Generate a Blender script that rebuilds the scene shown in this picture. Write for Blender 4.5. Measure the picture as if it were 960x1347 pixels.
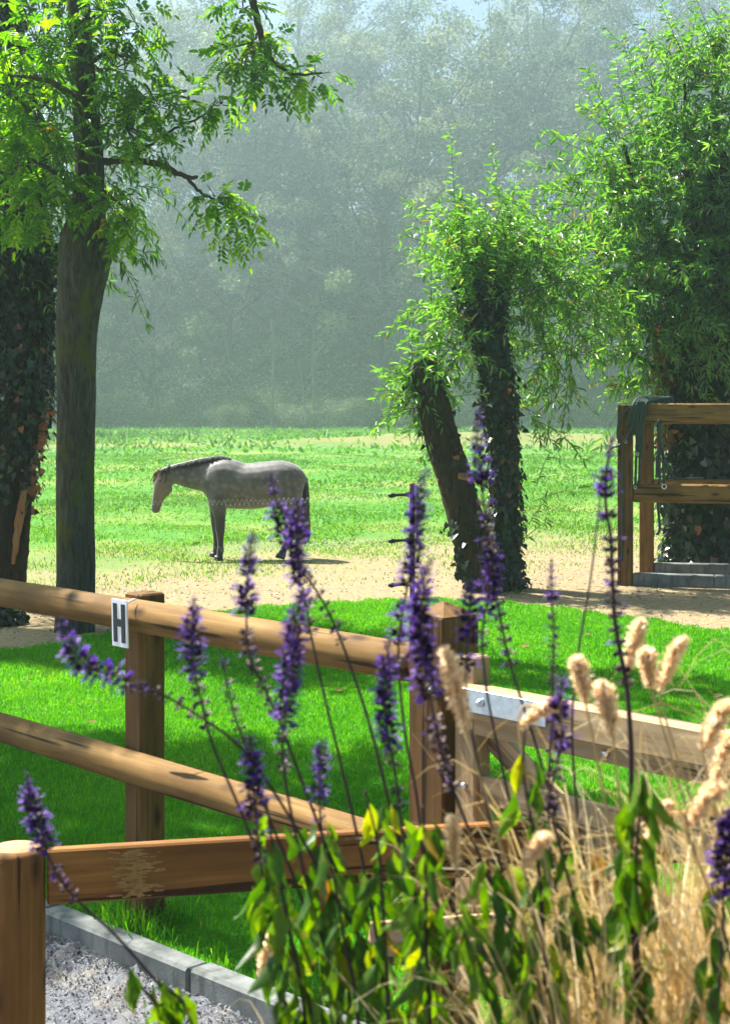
import bpy, math
import numpy as np
from mathutils import Vector, Matrix, Quaternion

for o in list(bpy.data.objects):
    bpy.data.objects.remove(o)
scene = bpy.context.scene
C = scene.collection
RNG = np.random.default_rng(11)
R = math.radians

# ------------------------------------------------------------------ camera
FPX, HORIZON, CAMZ = 2000.0, 550.0, 2.1          # focal length and horizon in photo pixels
cd = bpy.data.cameras.new('camera')
cam = bpy.data.objects.new('camera', cd); C.objects.link(cam)
cam.location = (0, 0, CAMZ); cam.rotation_euler = (R(90), 0, 0)
cd.sensor_fit = 'VERTICAL'; cd.sensor_height = 36.0; cd.sensor_width = 36.0
cd.lens = FPX / 1347 * 36.0
cd.shift_y = -(673.5 - HORIZON) / 1347
cd.clip_start = 0.05; cd.clip_end = 3000
cd.dof.use_dof = True; cd.dof.focus_distance = 10.0; cd.dof.aperture_fstop = 12.5
scene.camera = cam

# ------------------------------------------------------------------ sky, sun, exposure
SUN_EL, SUN_AZ = 56.0, -53.0                      # degrees; azimuth clockwise from +Y
w = bpy.data.worlds.new('World'); scene.world = w; w.use_nodes = True
nt = w.node_tree; nt.nodes.clear()
sky = nt.nodes.new('ShaderNodeTexSky'); sky.sky_type = 'NISHITA'; sky.sun_disc = False
sky.sun_elevation = R(SUN_EL); sky.sun_rotation = R(SUN_AZ) % (2 * math.pi)
sky.dust_density = 0.6; sky.air_density = 0.6; sky.ozone_density = 1.0
bg = nt.nodes.new('ShaderNodeBackground'); bg.inputs['Strength'].default_value = 0.05
wo = nt.nodes.new('ShaderNodeOutputWorld')
nt.links.new(sky.outputs[0], bg.inputs[0]); nt.links.new(bg.outputs[0], wo.inputs[0])
sl = bpy.data.lights.new('sun', 'SUN'); sl.energy = 5.0; sl.angle = R(0.5); sl.color = (1.0, 0.955, 0.88)
sun = bpy.data.objects.new('sun', sl); C.objects.link(sun)
sdir = Vector((math.sin(R(SUN_AZ)) * math.cos(R(SUN_EL)), math.cos(R(SUN_AZ)) * math.cos(R(SUN_EL)), math.sin(R(SUN_EL))))
sun.rotation_euler = (-sdir).to_track_quat('-Z', 'Y').to_euler(); sun.location = (-20, 20, 60)
scene.view_settings.view_transform = 'Standard'; scene.view_settings.look = 'None'
scene.view_settings.exposure = 1.95; scene.view_settings.gamma = 1.0
scene.render.engine = 'CYCLES'
cy = scene.cycles
cy.max_bounces = 8; cy.diffuse_bounces = 3; cy.glossy_bounces = 2; cy.transmission_bounces = 4
cy.volume_bounces = 1; cy.use_denoising = True; cy.caustics_reflective = False; cy.caustics_refractive = False
HAZE_DENSITY = 0.0017

# ------------------------------------------------------------------ helpers
def P(px, py, d):
    return np.array([(px - 480) / FPX * d, d, CAMZ - (py - HORIZON) / FPX * d])

def nrm(a):
    a = np.asarray(a, float)
    n = np.linalg.norm(a, axis=-1, keepdims=True); n[n < 1e-9] = 1
    return a / n

class MB:
    """collects vertices and faces (tri or quad index arrays) of one mesh"""
    def __init__(s): s.v = []; s.f = []; s.m = []; s.t = []; s.n = 0
    def add(s, V, F, mat=0, tint=None):
        V = np.asarray(V, float).reshape(-1, 3); F = np.asarray(F, int)
        s.v.append(V); s.f.append(F + s.n); s.m.append(np.full(len(F), mat) if np.isscalar(mat) else np.asarray(mat))
        if tint is None: tint = np.full(len(V), 0.5)
        elif np.isscalar(tint): tint = np.full(len(V), float(tint))
        s.t.append(np.asarray(tint, float)); s.n += len(V)
    def mesh(s, name, mats, origin=(0, 0, 0), smooth=True):
        V = np.concatenate(s.v) - np.asarray(origin, float)
        me = bpy.data.meshes.new(name)
        lens = np.concatenate([np.full(len(f), f.shape[1]) for f in s.f])
        loops = np.concatenate([f.ravel() for f in s.f])
        me.vertices.add(len(V)); me.vertices.foreach_set('co', V.ravel().astype(np.float32))
        me.loops.add(len(loops)); me.loops.foreach_set('vertex_index', loops.astype(np.int32))
        me.polygons.add(len(lens))
        st = np.concatenate([[0], np.cumsum(lens)[:-1]])
        me.polygons.foreach_set('loop_start', st.astype(np.int32))
        me.polygons.foreach_set('loop_total', lens.astype(np.int32))
        me.polygons.foreach_set('material_index', np.concatenate(s.m).astype(np.int32))
        me.polygons.foreach_set('use_smooth', np.full(len(lens), smooth))
        for m in (mats if isinstance(mats, (list, tuple)) else [mats]): me.materials.append(m)
        at = me.attributes.new('tint', 'FLOAT', 'POINT'); at.data.foreach_set('value', np.concatenate(s.t).astype(np.float32))
        me.update(calc_edges=True); me.validate()
        return me
    def build(s, name, mats, parent=None, smooth=True, kind=None):
        org = parent['_o'] if parent is not None and '_o' in parent.keys() else (0, 0, 0)
        o = bpy.data.objects.new(name, s.mesh(name, mats, org, smooth)); C.objects.link(o)
        if parent is not None: o.parent = parent
        o['_o'] = list(org)
        if kind: o['kind'] = kind
        return o

def tag(o, label, cat, group=None):
    o['label'] = label; o['category'] = cat
    if group: o['group'] = group
    return o

def thing(name, loc, label, cat, group=None):
    o = bpy.data.objects.new(name, None); C.objects.link(o); o.empty_display_size = 0.2
    o.location = [float(a) for a in loc]; o['_o'] = [float(a) for a in loc]
    return tag(o, label, cat, group)

def struct(o): o['kind'] = 'structure'; return o

def spline(pts, n):
    """Catmull-Rom through rows of pts (any number of columns)"""
    p = np.asarray(pts, float); p = np.vstack([2 * p[0] - p[1], p, 2 * p[-1] - p[-2]])
    u = np.linspace(0, len(p) - 3 - 1e-6, n); i = u.astype(int); f = (u - i)[:, None]
    a, b, c, d = p[i], p[i + 1], p[i + 2], p[i + 3]
    return 0.5 * (2 * b + (c - a) * f + (2 * a - 5 * b + 4 * c - d) * f ** 2 + (3 * b - 3 * c + d - a) * f ** 3)

def frames(p):
    t = nrm(np.gradient(p, axis=0))
    ref = np.array([0, 0, 1.0]) if abs(t[len(t) // 2][2]) < 0.8 else np.array([0, 1.0, 0])
    s = nrm(np.cross(t, ref)); u = nrm(np.cross(s, t))
    return t, s, u

def tube(p, r, k=8, rough=0.0, caps=True, flat=None, rng=RNG, ridge=0.0):
    p = np.asarray(p, float); n = len(p); r = np.broadcast_to(np.asarray(r, float), (n,))
    t, s, u = frames(p)
    a = np.arange(k) / k * 2 * math.pi
    rr = r[:, None] * np.ones(k)
    if rough: rr = rr * (1 + rough * rng.normal(0, 1, (n, k)) + rough * 1.4 * rng.normal(0, 1, (1, k)))
    if ridge:
        zz = np.arange(n)[:, None] / n; pat = 0
        for fr, am in ((5, .9), (9, .8), (14, .8), (19, .6), (23, .5)):
            w1, w2, w3 = rng.uniform(0, 6.3, 3)
            pat = pat + am * np.abs(np.sin(a[None] * fr / 2 * 1.0 + 2.2 * np.sin(zz * (14 + fr) + w1) + w2 + 1.3 * np.sin(zz * 61 + w3)))
        pat = pat + .35 * rng.normal(0, 1, (n, k))
        rr = rr * (1 + ridge * (pat - 2.2)) * (1 + .03 * np.sin(zz * 23 + 2 * np.cos(a)[None]))
    fs = 1.0 if flat is None else flat
    V = p[:, None] + rr[..., None] * (np.cos(a)[None, :, None] * s[:, None] + fs * np.sin(a)[None, :, None] * u[:, None])
    V = V.reshape(-1, 3)
    i = np.arange(n - 1)[:, None] * k; j = np.arange(k)[None]; j2 = (j + 1) % k
    F = np.stack([i + j, i + j2, i + k + j2, i + k + j], -1).reshape(-1, 4)
    if not caps: return V, [F]
    V = np.vstack([V, p[0], p[-1]]); c0, c1 = n * k, n * k + 1; j = np.arange(k); j2 = (j + 1) % k
    T = np.vstack([np.stack([np.full(k, c0), j2, j], -1), np.stack([np.full(k, c1), (n - 1) * k + j, (n - 1) * k + j2], -1)])
    return V, [F, T]

def add_tube(mb, p, r, k=8, mat=0, tint=None, **kw):
    V, Fs = tube(p, r, k, **kw)
    if tint is None: tint = 0.5
    base = mb.n
    mb.v.append(V); mb.t.append(np.full(len(V), tint) if np.isscalar(tint) else tint); mb.n += len(V)
    for F in Fs: mb.f.append(F + base); mb.m.append(np.full(len(F), mat))

# leaf templates: along, side, lift
LEAF = np.array([[0, 0, 0], [.28, .42, .10], [.68, .36, .06], [1, 0, -.16], [.68, -.36, .06], [.28, -.42, .10]], float)
LANCE = np.array([[0, 0, 0], [.3, .5, .05], [.65, .38, .0], [1, 0, -.22], [.65, -.38, .0], [.3, -.5, .05]], float)
IVY = np.array([[0, 0, 0], [-.12, .5, .05], [.45, .42, .04], [1, 0, -.12], [.45, -.42, .04], [-.12, -.5, .05]], float)
LF = np.array([[0, 1, 2, 3], [0, 3, 4, 5]])

def add_leaves(mb, pos, d, up, L, W, tmpl=LEAF, mat=0, tint=None):
    pos = np.asarray(pos, float); n = len(pos)
    if n == 0: return
    d = nrm(np.broadcast_to(d, (n, 3))); up = np.broadcast_to(np.asarray(up, float), (n, 3))
    s = nrm(np.cross(d, up)); u = np.cross(s, d)
    L = np.broadcast_to(L, (n,))[:, None, None]; W = np.broadcast_to(W, (n,))[:, None, None]
    T = tmpl[None]
    V = pos[:, None] + d[:, None] * T[..., 0:1] * L + s[:, None] * T[..., 1:2] * W + u[:, None] * T[..., 2:3] * L
    k = len(tmpl)
    F = (np.arange(n)[:, None, None] * k + LF[None]).reshape(-1, 4)
    tt = RNG.random(n) if tint is None else np.broadcast_to(tint, (n,))
    mb.add(V.reshape(-1, 3), F, mat, np.repeat(tt, k))

def rand_dir(n, rng=RNG): return nrm(rng.normal(0, 1, (n, 3)))

# ------------------------------------------------------------------ materials
def new_mat(name):
    m = bpy.data.materials.new(name); m.use_nodes = True
    t = m.node_tree; t.nodes.clear()
    return m, t, t.nodes.new, t.links.new

def ramp(N, Lk, src, stops, interp='LINEAR'):
    r = N('ShaderNodeValToRGB'); r.color_ramp.interpolation = interp
    e = r.color_ramp.elements
    while len(e) < len(stops): e.new(0.5)
    for q, (p, c) in zip(e, stops): q.position = p; q.color = (*c, 1)
    Lk(src, r.inputs[0]); return r.outputs[0]

def noise(N, Lk, vec, scale, detail=4, rough=.55, dist=0.0):
    n = N('ShaderNodeTexNoise'); n.inputs['Scale'].default_value = scale; n.inputs['Detail'].default_value = detail
    n.inputs['Roughness'].default_value = rough; n.inputs['Distortion'].default_value = dist
    if vec is not None: Lk(vec, n.inputs['Vector'])
    return n.outputs['Fac']

def mapping(N, Lk, vec, scale=(1, 1, 1), loc=None):
    m = N('ShaderNodeMapping'); m.inputs['Scale'].default_value = scale
    Lk(vec, m.inputs['Vector'])
    if loc is not None: Lk(loc, m.inputs['Location'])
    return m.outputs[0]

def mixc(N, Lk, f, a, b):
    m = N('ShaderNodeMix'); m.data_type = 'RGBA'
    if hasattr(f, 'links'): Lk(f, m.inputs[0])
    else: m.inputs[0].default_value = f
    for sck, v in ((m.inputs[6], a), (m.inputs[7], b)):
        if hasattr(v, 'links'): Lk(v, sck)
        else: sck.default_value = (*v, 1)
    return m.outputs[2]

def bump(N, Lk, h, strength=.5, dist=.01):
    b = N('ShaderNodeBump'); b.inputs['Strength'].default_value = strength; b.inputs['Distance'].default_value = dist
    Lk(h, b.inputs['Height']); return b.outputs[0]

def finish(N, Lk, col, rough=.8, nm=None, spec=.3, metal=0.0):
    p = N('ShaderNodeBsdfPrincipled')
    if hasattr(col, 'links'): Lk(col, p.inputs['Base Color'])
    else: p.inputs['Base Color'].default_value = (*col, 1)
    if hasattr(rough, 'links'): Lk(rough, p.inputs['Roughness'])
    else: p.inputs['Roughness'].default_value = rough
    p.inputs['Specular IOR Level'].default_value = spec; p.inputs['Metallic'].default_value = metal
    if nm is not None: Lk(nm, p.inputs['Normal'])
    o = N('ShaderNodeOutputMaterial'); Lk(p.outputs[0], o.inputs[0]); return p, o

def attr(N, name='tint'):
    a = N('ShaderNodeAttribute'); a.attribute_name = name; return a.outputs['Fac']

def geo(N): return N('ShaderNodeNewGeometry').outputs['Position']

def leaf_mat(name, stops, transl=.45, rough=.42, spec=.5, blotch=None):
    m, t, N, Lk = new_mat(name)
    col = ramp(N, Lk, attr(N), stops)
    if blotch:
        bn = noise(N, Lk, geo(N), 95, 4, .65); col = mixc(N, Lk, ramp(N, Lk, bn, [(.54, (0, 0, 0)), (.72, (.6, .6, .6))]), col, blotch)
        bv = noise(N, Lk, geo(N), 60, 2); col = mixc(N, Lk, ramp(N, Lk, bv, [(.62, (0, 0, 0)), (.7, (.85, .85, .85))]), col, (.09, .05, .018))
    p, o = finish(N, Lk, col, rough, spec=spec)
    tr = N('ShaderNodeBsdfTranslucent')
    hs = N('ShaderNodeHueSaturation'); hs.inputs['Hue'].default_value = .485; hs.inputs['Saturation'].default_value = 1.1
    hs.inputs['Value'].default_value = 1.9; Lk(col, hs.inputs['Color']); Lk(hs.outputs[0], tr.inputs[0])
    mx = N('ShaderNodeMixShader'); mx.inputs[0].default_value = transl
    Lk(p.outputs[0], mx.inputs[1]); Lk(tr.outputs[0], mx.inputs[2]); Lk(mx.outputs[0], o.inputs[0])
    return m

def wood_mat(name, a, b, c, grain=(1.2, 26, 26), gb=.35, wear=None):
    m, t, N, Lk = new_mat(name)
    tc = N('ShaderNodeTexCoord'); oi = N('ShaderNodeObjectInfo')
    mul = N('ShaderNodeVectorMath'); mul.operation = 'MULTIPLY'; mul.inputs[1].default_value = (37, 17, 11)
    cmb = N('ShaderNodeCombineXYZ'); [Lk(oi.outputs['Random'], cmb.inputs[i]) for i in range(3)]
    Lk(cmb.outputs[0], mul.inputs[0])
    vec = mapping(N, Lk, tc.outputs['Object'], grain, mul.outputs[0])
    g = noise(N, Lk, vec, 1.0, 6, .62, .6)
    col = ramp(N, Lk, g, [(.3, a), (.52, b), (.72, c)])
    vec2 = mapping(N, Lk, tc.outputs['Object'], (2.2, 5, 5), mul.outputs[0])
    big = noise(N, Lk, vec2, 1.0, 3)
    col = mixc(N, Lk, ramp(N, Lk, big, [(.42, (0, 0, 0)), (.7, (.7, .7, .7))]), col, tuple(x * .62 for x in a))
    # knots
    vo = N('ShaderNodeTexVoronoi'); vo.inputs['Scale'].default_value = 1.0
    Lk(mapping(N, Lk, tc.outputs['Object'], (3.2, 9, 9), mul.outputs[0]), vo.inputs['Vector'])
    kn = ramp(N, Lk, vo.outputs['Distance'], [(.07, (1, 1, 1)), (.22, (0, 0, 0))])
    col = mixc(N, Lk, kn, col, tuple(x * .33 for x in a))
    # drying cracks
    cr = noise(N, Lk, mapping(N, Lk, tc.outputs['Object'], (.9, 34, 34), mul.outputs[0]), 1.0, 2, .4)
    crk = ramp(N, Lk, cr, [(.345, (1, 1, 1)), (.385, (0, 0, 0))])
    col = mixc(N, Lk, crk, col, tuple(x * .28 for x in a))
    finish(N, Lk, col, .78, bump(N, Lk, g, gb, .004), .25)
    return m

def plain(name, col, rough=.6, spec=.4, metal=0, nscale=None, namt=.25):
    m, t, N, Lk = new_mat(name)
    if nscale:
        tc = N('ShaderNodeTexCoord')
        n = noise(N, Lk, tc.outputs['Object'], nscale, 5)
        c = ramp(N, Lk, n, [(.3, tuple(x * (1 - namt) for x in col)), (.7, tuple(min(1, x * (1 + namt)) for x in col))])
        finish(N, Lk, c, rough, bump(N, Lk, n, .3, .003), spec, metal)
    else: finish(N, Lk, col, rough, None, spec, metal)
    return m

def bark_mat(name, dark, light, moss, moss_amt, sc=1.0):
    m, t, N, Lk = new_mat(name)
    pos = geo(N)
    f = noise(N, Lk, mapping(N, Lk, pos, (9 * sc, 9 * sc, 1.7 * sc)), 1.0, 8, .65, 1.2)
    col = ramp(N, Lk, f, [(.34, dark), (.66, light)])
    mo = noise(N, Lk, mapping(N, Lk, pos, (3, 3, 1.6)), 1.0, 6, .7)
    col = mixc(N, Lk, ramp(N, Lk, mo, [(.62 - moss_amt, (0, 0, 0)), (.70 - moss_amt, (.9, .9, .9))]), col, moss)
    finish(N, Lk, col, .9, bump(N, Lk, f, 1.0, .08), .15)
    return m

M = {}
M['rail'] = wood_mat('rail wood', (.13, .064, .015), (.225, .124, .033), (.32, .195, .062))
M['post'] = wood_mat('post wood', (.085, .041, .011), (.16, .082, .023), (.24, .132, .042))
M['board'] = wood_mat('board wood', (.17, .068, .014), (.29, .125, .027), (.40, .20, .05))
M['gate'] = wood_mat('gate wood', (.30, .195, .095), (.43, .295, .155), (.54, .395, .22), grain=(1.0, 34, 34))
M['cut_end'] = plain('sawn end grain', (.42, .24, .13), .85, .2, nscale=60)
M['galv'] = plain('galvanised steel', (.55, .62, .68), .38, .5, .75, nscale=40, namt=.12)
M['bolt'] = plain('zinc bolt', (.7, .72, .74), .3, .5, .9)
M['white'] = plain('white plastic', (.82, .83, .84), .4)
M['black'] = plain('black paint', (.012, .012, .014), .45)
M['leather'] = plain('black leather', (.016, .022, .02), .42, .5, nscale=80)
M['rope'] = plain('dark green rope', (.03, .055, .045), .8, .3, nscale=120)
M['steel'] = plain('spring steel', (.6, .63, .62), .35, .5, .3)
M['dirt_face'] = plain('dried mud', (.33, .19, .065), .95, .1, nscale=60)
M['soil'] = plain('bed soil', (.05, .035, .022), .95, .1, nscale=20)

def concrete():
    m, t, N, Lk = new_mat('weathered concrete')
    tc = N('ShaderNodeTexCoord'); v = tc.outputs['Object']
    a = noise(N, Lk, v, 7, 8, .65); b = noise(N, Lk, mapping(N, Lk, v, (18, 18, 3)), 1, 4)
    c = ramp(N, Lk, a, [(.3, (.09, .10, .095)), (.6, (.19, .20, .19)), (.8, (.29, .29, .27))])
    c = mixc(N, Lk, ramp(N, Lk, b, [(.52, (0, 0, 0)), (.68, (.65, .65, .65))]), c, (.06, .07, .06))
    h = noise(N, Lk, v, 90, 4)
    finish(N, Lk, c, .85, bump(N, Lk, h, .4, .004), .2); return m
M['concrete'] = concrete()

M['grass'] = leaf_mat('lawn grass', [(0, (.038, .20, .005)), (.55, (.062, .28, .006)), (.92, (.115, .34, .010)), (1, (.26, .30, .05))], .5, .5, .3)
M['weeds'] = leaf_mat('field weeds', [(0, (.035, .13, .012)), (.5, (.075, .23, .016)), (.85, (.16, .32, .035)), (1, (.32, .32, .10))], .4, .5, .35)
M['ash_leaf'] = leaf_mat('ash leaflets', [(0, (.030, .12, .008)), (.6, (.08, .22, .011)), (.9, (.17, .33, .014)), (.97, (.26, .20, .02)), (1, (.36, .18, .02))], .74, .32, .7)
M['willow_leaf'] = leaf_mat('willow leaves', [(0, (.03, .10, .014)), (.5, (.07, .22, .026)), (.93, (.16, .35, .055)), (.985, (.24, .20, .03)), (1, (.30, .13, .03))], .42, .30, .8)
M['ivy_leaf'] = leaf_mat('ivy leaves', [(0, (.004, .013, .004)), (.8, (.009, .028, .007)), (.94, (.028, .075, .014)), (.95, (.22, .08, .03)), (1, (.30, .12, .045))], .12, .34, .5)
M['wood_leaf'] = leaf_mat('woodland leaves', [(0, (.018, .036, .018)), (.55, (.05, .085, .038)), (1, (.17, .20, .09))], .48, .5, .4)
M['sage_leaf'] = leaf_mat('sage leaves', [(0, (.018, .060, .007)), (.5, (.045, .13, .009)), (.8, (.12, .23, .013)), (.92, (.30, .27, .02)), (.98, (.36, .14, .02)), (1, (.10, .04, .015))], .5, .42, .45, blotch=(.17, .20, .02))
M['straw'] = leaf_mat('dry grass straw', [(0, (.36, .25, .09)), (.55, (.58, .45, .21)), (1, (.80, .70, .45))], .3, .5, .3)
M['plume'] = leaf_mat('seed head bristles', [(0, (.66, .53, .34)), (.6, (.82, .71, .52)), (1, (.92, .85, .72))], .66, .6, .2)
M['petal'] = leaf_mat('sage petals', [(0, (.045, .018, .12)), (.6, (.10, .04, .25)), (1, (.24, .13, .42))], .4, .6, .2)
M['calyx'] = leaf_mat('sage calyces', [(0, (.018, .010, .028)), (.4, (.05, .028, .065)), (.6, (.20, .15, .14)), (1, (.46, .38, .30))], .2, .7, .2)
M['sage_stem'] = plain('sage stem', (.050, .026, .030), .7)
M['straw_stem'] = plain('straw stem', (.48, .34, .15), .7)
M['twig'] = plain('twig bark', (.07, .055, .03), .85, .2)
M['dead_leaf'] = leaf_mat('dead leaf', [(0, (.16, .07, .03)), (1, (.34, .20, .09))], .2, .7, .2)
M['bark_moss'] = bark_mat('mossy bark', (.034, .034, .026), (.125, .12, .088), (.105, .115, .018), .10, 2.2)
M['bark_willow'] = bark_mat('willow bark', (.016, .011, .006), (.085, .062, .034), (.025, .04, .012), .0, 2.4)
M['bark_dark'] = bark_mat('dark bark', (.010, .008, .005), (.05, .038, .024), (.012, .022, .008), .05, 2.0)
M['heartwood'] = bark_mat('torn heartwood', (.24, .11, .045), (.46, .26, .12), (.3, .16, .07), -.2, 1.6)
M['bark_far'] = bark_mat('woodland bark', (.02, .018, .016), (.06, .052, .045), (.03, .035, .02), .0, .4)
M['bark_pale'] = bark_mat('pale dead bark', (.07, .062, .05), (.13, .115, .095), (.08, .08, .05), -.1, .8)

# ------------------------------------------------------------------ ground
def hgt(x, y):
    x = np.asarray(x, float); y = np.asarray(y, float)
    s = np.clip((y - 38) / 110, 0, 1)
    z = .50 * s * s * (3 - 2 * s)
    z = z + .85 * np.exp(-((y - 100 - .12 * x - 1.5 * np.sin(x * .21)) / 4.5) ** 2) * (0.55 + .45 * np.sin(x * .13 + .5))
    z = z + np.clip((y - 222) / 110, 0, 1) ** 1.1 * 46
    z = z + .05 * np.sin(x * .9 + y * .37) * np.clip((y - 28) / 15, 0, 1)
    z = z + .025 * np.sin(x * 2.3) * np.sin(y * 1.3) * np.clip((y - 20) / 6, 0, 1)
    return z - 0.008

def grid_sheet(name, xs, ys, zf, mat):
    X, Y = np.meshgrid(xs, ys); V = np.stack([X, Y, zf(X, Y)], -1).reshape(-1, 3)
    n, k = len(ys), len(xs); i = (np.arange(n - 1)[:, None] * k + np.arange(k - 1)[None]).ravel()
    mb = MB(); mb.add(V, np.stack([i, i + 1, i + k + 1, i + k], -1)); return struct(mb.build(name, mat))

def field_mat():
    m, t, N, Lk = new_mat('field and sandy track')
    pos = geo(N); sep = N('ShaderNodeSeparateXYZ'); Lk(pos, sep.inputs[0])
    n1 = noise(N, Lk, pos, .45, 6, .65); n2 = noise(N, Lk, pos, 3.5, 6, .7); n3 = noise(N, Lk, pos, 16, 5, .7)
    def math_(op, a, b):
        q = N('ShaderNodeMath'); q.operation = op
        for i, v in enumerate((a, b)):
            if hasattr(v, 'links'): Lk(v, q.inputs[i])
            else: q.inputs[i].default_value = v
        return q.outputs[0]
    # grass begins at about 28 m from the camera, 25 m on the left
    e = math_('SUBTRACT', sep.outputs['Y'], math_('MULTIPLY', sep.outputs['X'], .75))
    e = math_('ADD', e, math_('MULTIPLY', math_('SUBTRACT', n1, .5), 14.0))
    e = math_('ADD', e, math_('MULTIPLY', math_('SUBTRACT', n2, .5), 9.0))
    mp = N('ShaderNodeMapRange'); mp.inputs[1].default_value = 21.5; mp.inputs[2].default_value = 28.5; Lk(e, mp.inputs[0])
    sand = ramp(N, Lk, n3, [(.28, (.15, .10, .058)), (.5, (.27, .20, .118)), (.72, (.37, .29, .18))])
    sand = mixc(N, Lk, ramp(N, Lk, n2, [(.5, (0, 0, 0)), (.72, (.7, .7, .7))]), sand, (.22, .24, .07))
    gr = ramp(N, Lk, n2, [(.3, (.04, .13, .018)), (.55, (.07, .20, .025)), (.75, (.15, .25, .05))])
    n4 = noise(N, Lk, pos, .16, 5, .6)
    gr = mixc(N, Lk, ramp(N, Lk, n4, [(.48, (0, 0, 0)), (.66, (.8, .8, .8))]), gr, (.24, .24, .07))
    col = mixc(N, Lk, mp.outputs[0], sand, gr)
    # dry bank at the far side of the field
    bk = N('ShaderNodeMapRange'); bk.inputs[1].default_value = 90; bk.inputs[2].default_value = 99
    bk.interpolation_type = 'SMOOTHSTEP'
    Lk(math_('ADD', sep.outputs['Y'], math_('MULTIPLY', math_('SUBTRACT', n1, .5), 16.0)), bk.inputs[0])
    bk2 = N('ShaderNodeMapRange'); bk2.inputs[1].default_value = 105; bk2.inputs[2].default_value = 113
    Lk(sep.outputs['Y'], bk2.inputs[0])
    bm = math_('MULTIPLY', math_('SUBTRACT', bk.outputs[0], bk2.outputs[0]), .8)
    col = mixc(N, Lk, bm, col, (.20, .18, .075))
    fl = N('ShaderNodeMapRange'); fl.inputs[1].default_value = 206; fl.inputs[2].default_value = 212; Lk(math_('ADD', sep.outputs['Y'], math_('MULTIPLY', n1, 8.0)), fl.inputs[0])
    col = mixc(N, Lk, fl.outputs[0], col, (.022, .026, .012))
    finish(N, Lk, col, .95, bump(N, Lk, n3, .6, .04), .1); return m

def lin(*a): return np.unique(np.concatenate([np.arange(*q) for q in a]))
grid_sheet('field', np.concatenate([np.linspace(-200, -32, 20), np.arange(-30, 30.1, .75), np.linspace(32, 200, 20)]),
           np.concatenate([np.arange(9, 34, .5), np.arange(34, 130, 1.0), np.linspace(131, 380, 80)]), hgt, field_mat())

# kerb line: through K0 with direction KD; arena side is towards the camera and left
K0 = np.array([-1.36, 6.42]); KD = np.array([1.0, -1.0]) / math.sqrt(2); KN = np.array([1.0, 1.0]) / math.sqrt(2)
EDGE = np.array([[-16, 13.0], [-6, 13.2], [-3.4, 13.5], [-2.9, 14.2], [-2.55, 14.7], [-2.2, 15.5], [-1.65, 16.5], [-.6, 17.3], [.7, 17.65], [1.9, 17.1],
                 [3.0, 15.75], [3.6, 14.9], [6, 13.2], [16, 11.0]])
def edge_y(x): return np.interp(x, EDGE[:, 0], EDGE[:, 1])
def kerb_y(x): return K0[1] - (np.asarray(x) - K0[0])
def lawn_sheet():
    xs = np.linspace(-4.5, 14, 160); V = []; k = 40
    for x in xs:
        y0 = max(kerb_y(x) + .14, -8.0); y1 = max(edge_y(x), y0 + .01)
        for q in np.linspace(0, 1, k): V.append((x, y0 + (y1 - y0) * q, 0.0))
    i = (np.arange(len(xs) - 1)[:, None] * k + np.arange(k - 1)[None]).ravel()
    m, t, N, Lk = new_mat('lawn thatch')
    n = noise(N, Lk, geo(N), 30, 5); c = ramp(N, Lk, n, [(.3, (.045, .16, .006)), (.7, (.07, .25, .010))])
    finish(N, Lk, c, .95, bump(N, Lk, n, .5, .02), .1)
    mb = MB(); mb.add(V, np.stack([i, i + k, i + k + 1, i + 1], -1)); return struct(mb.build('lawn', m))
lawn_sheet()

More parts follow.
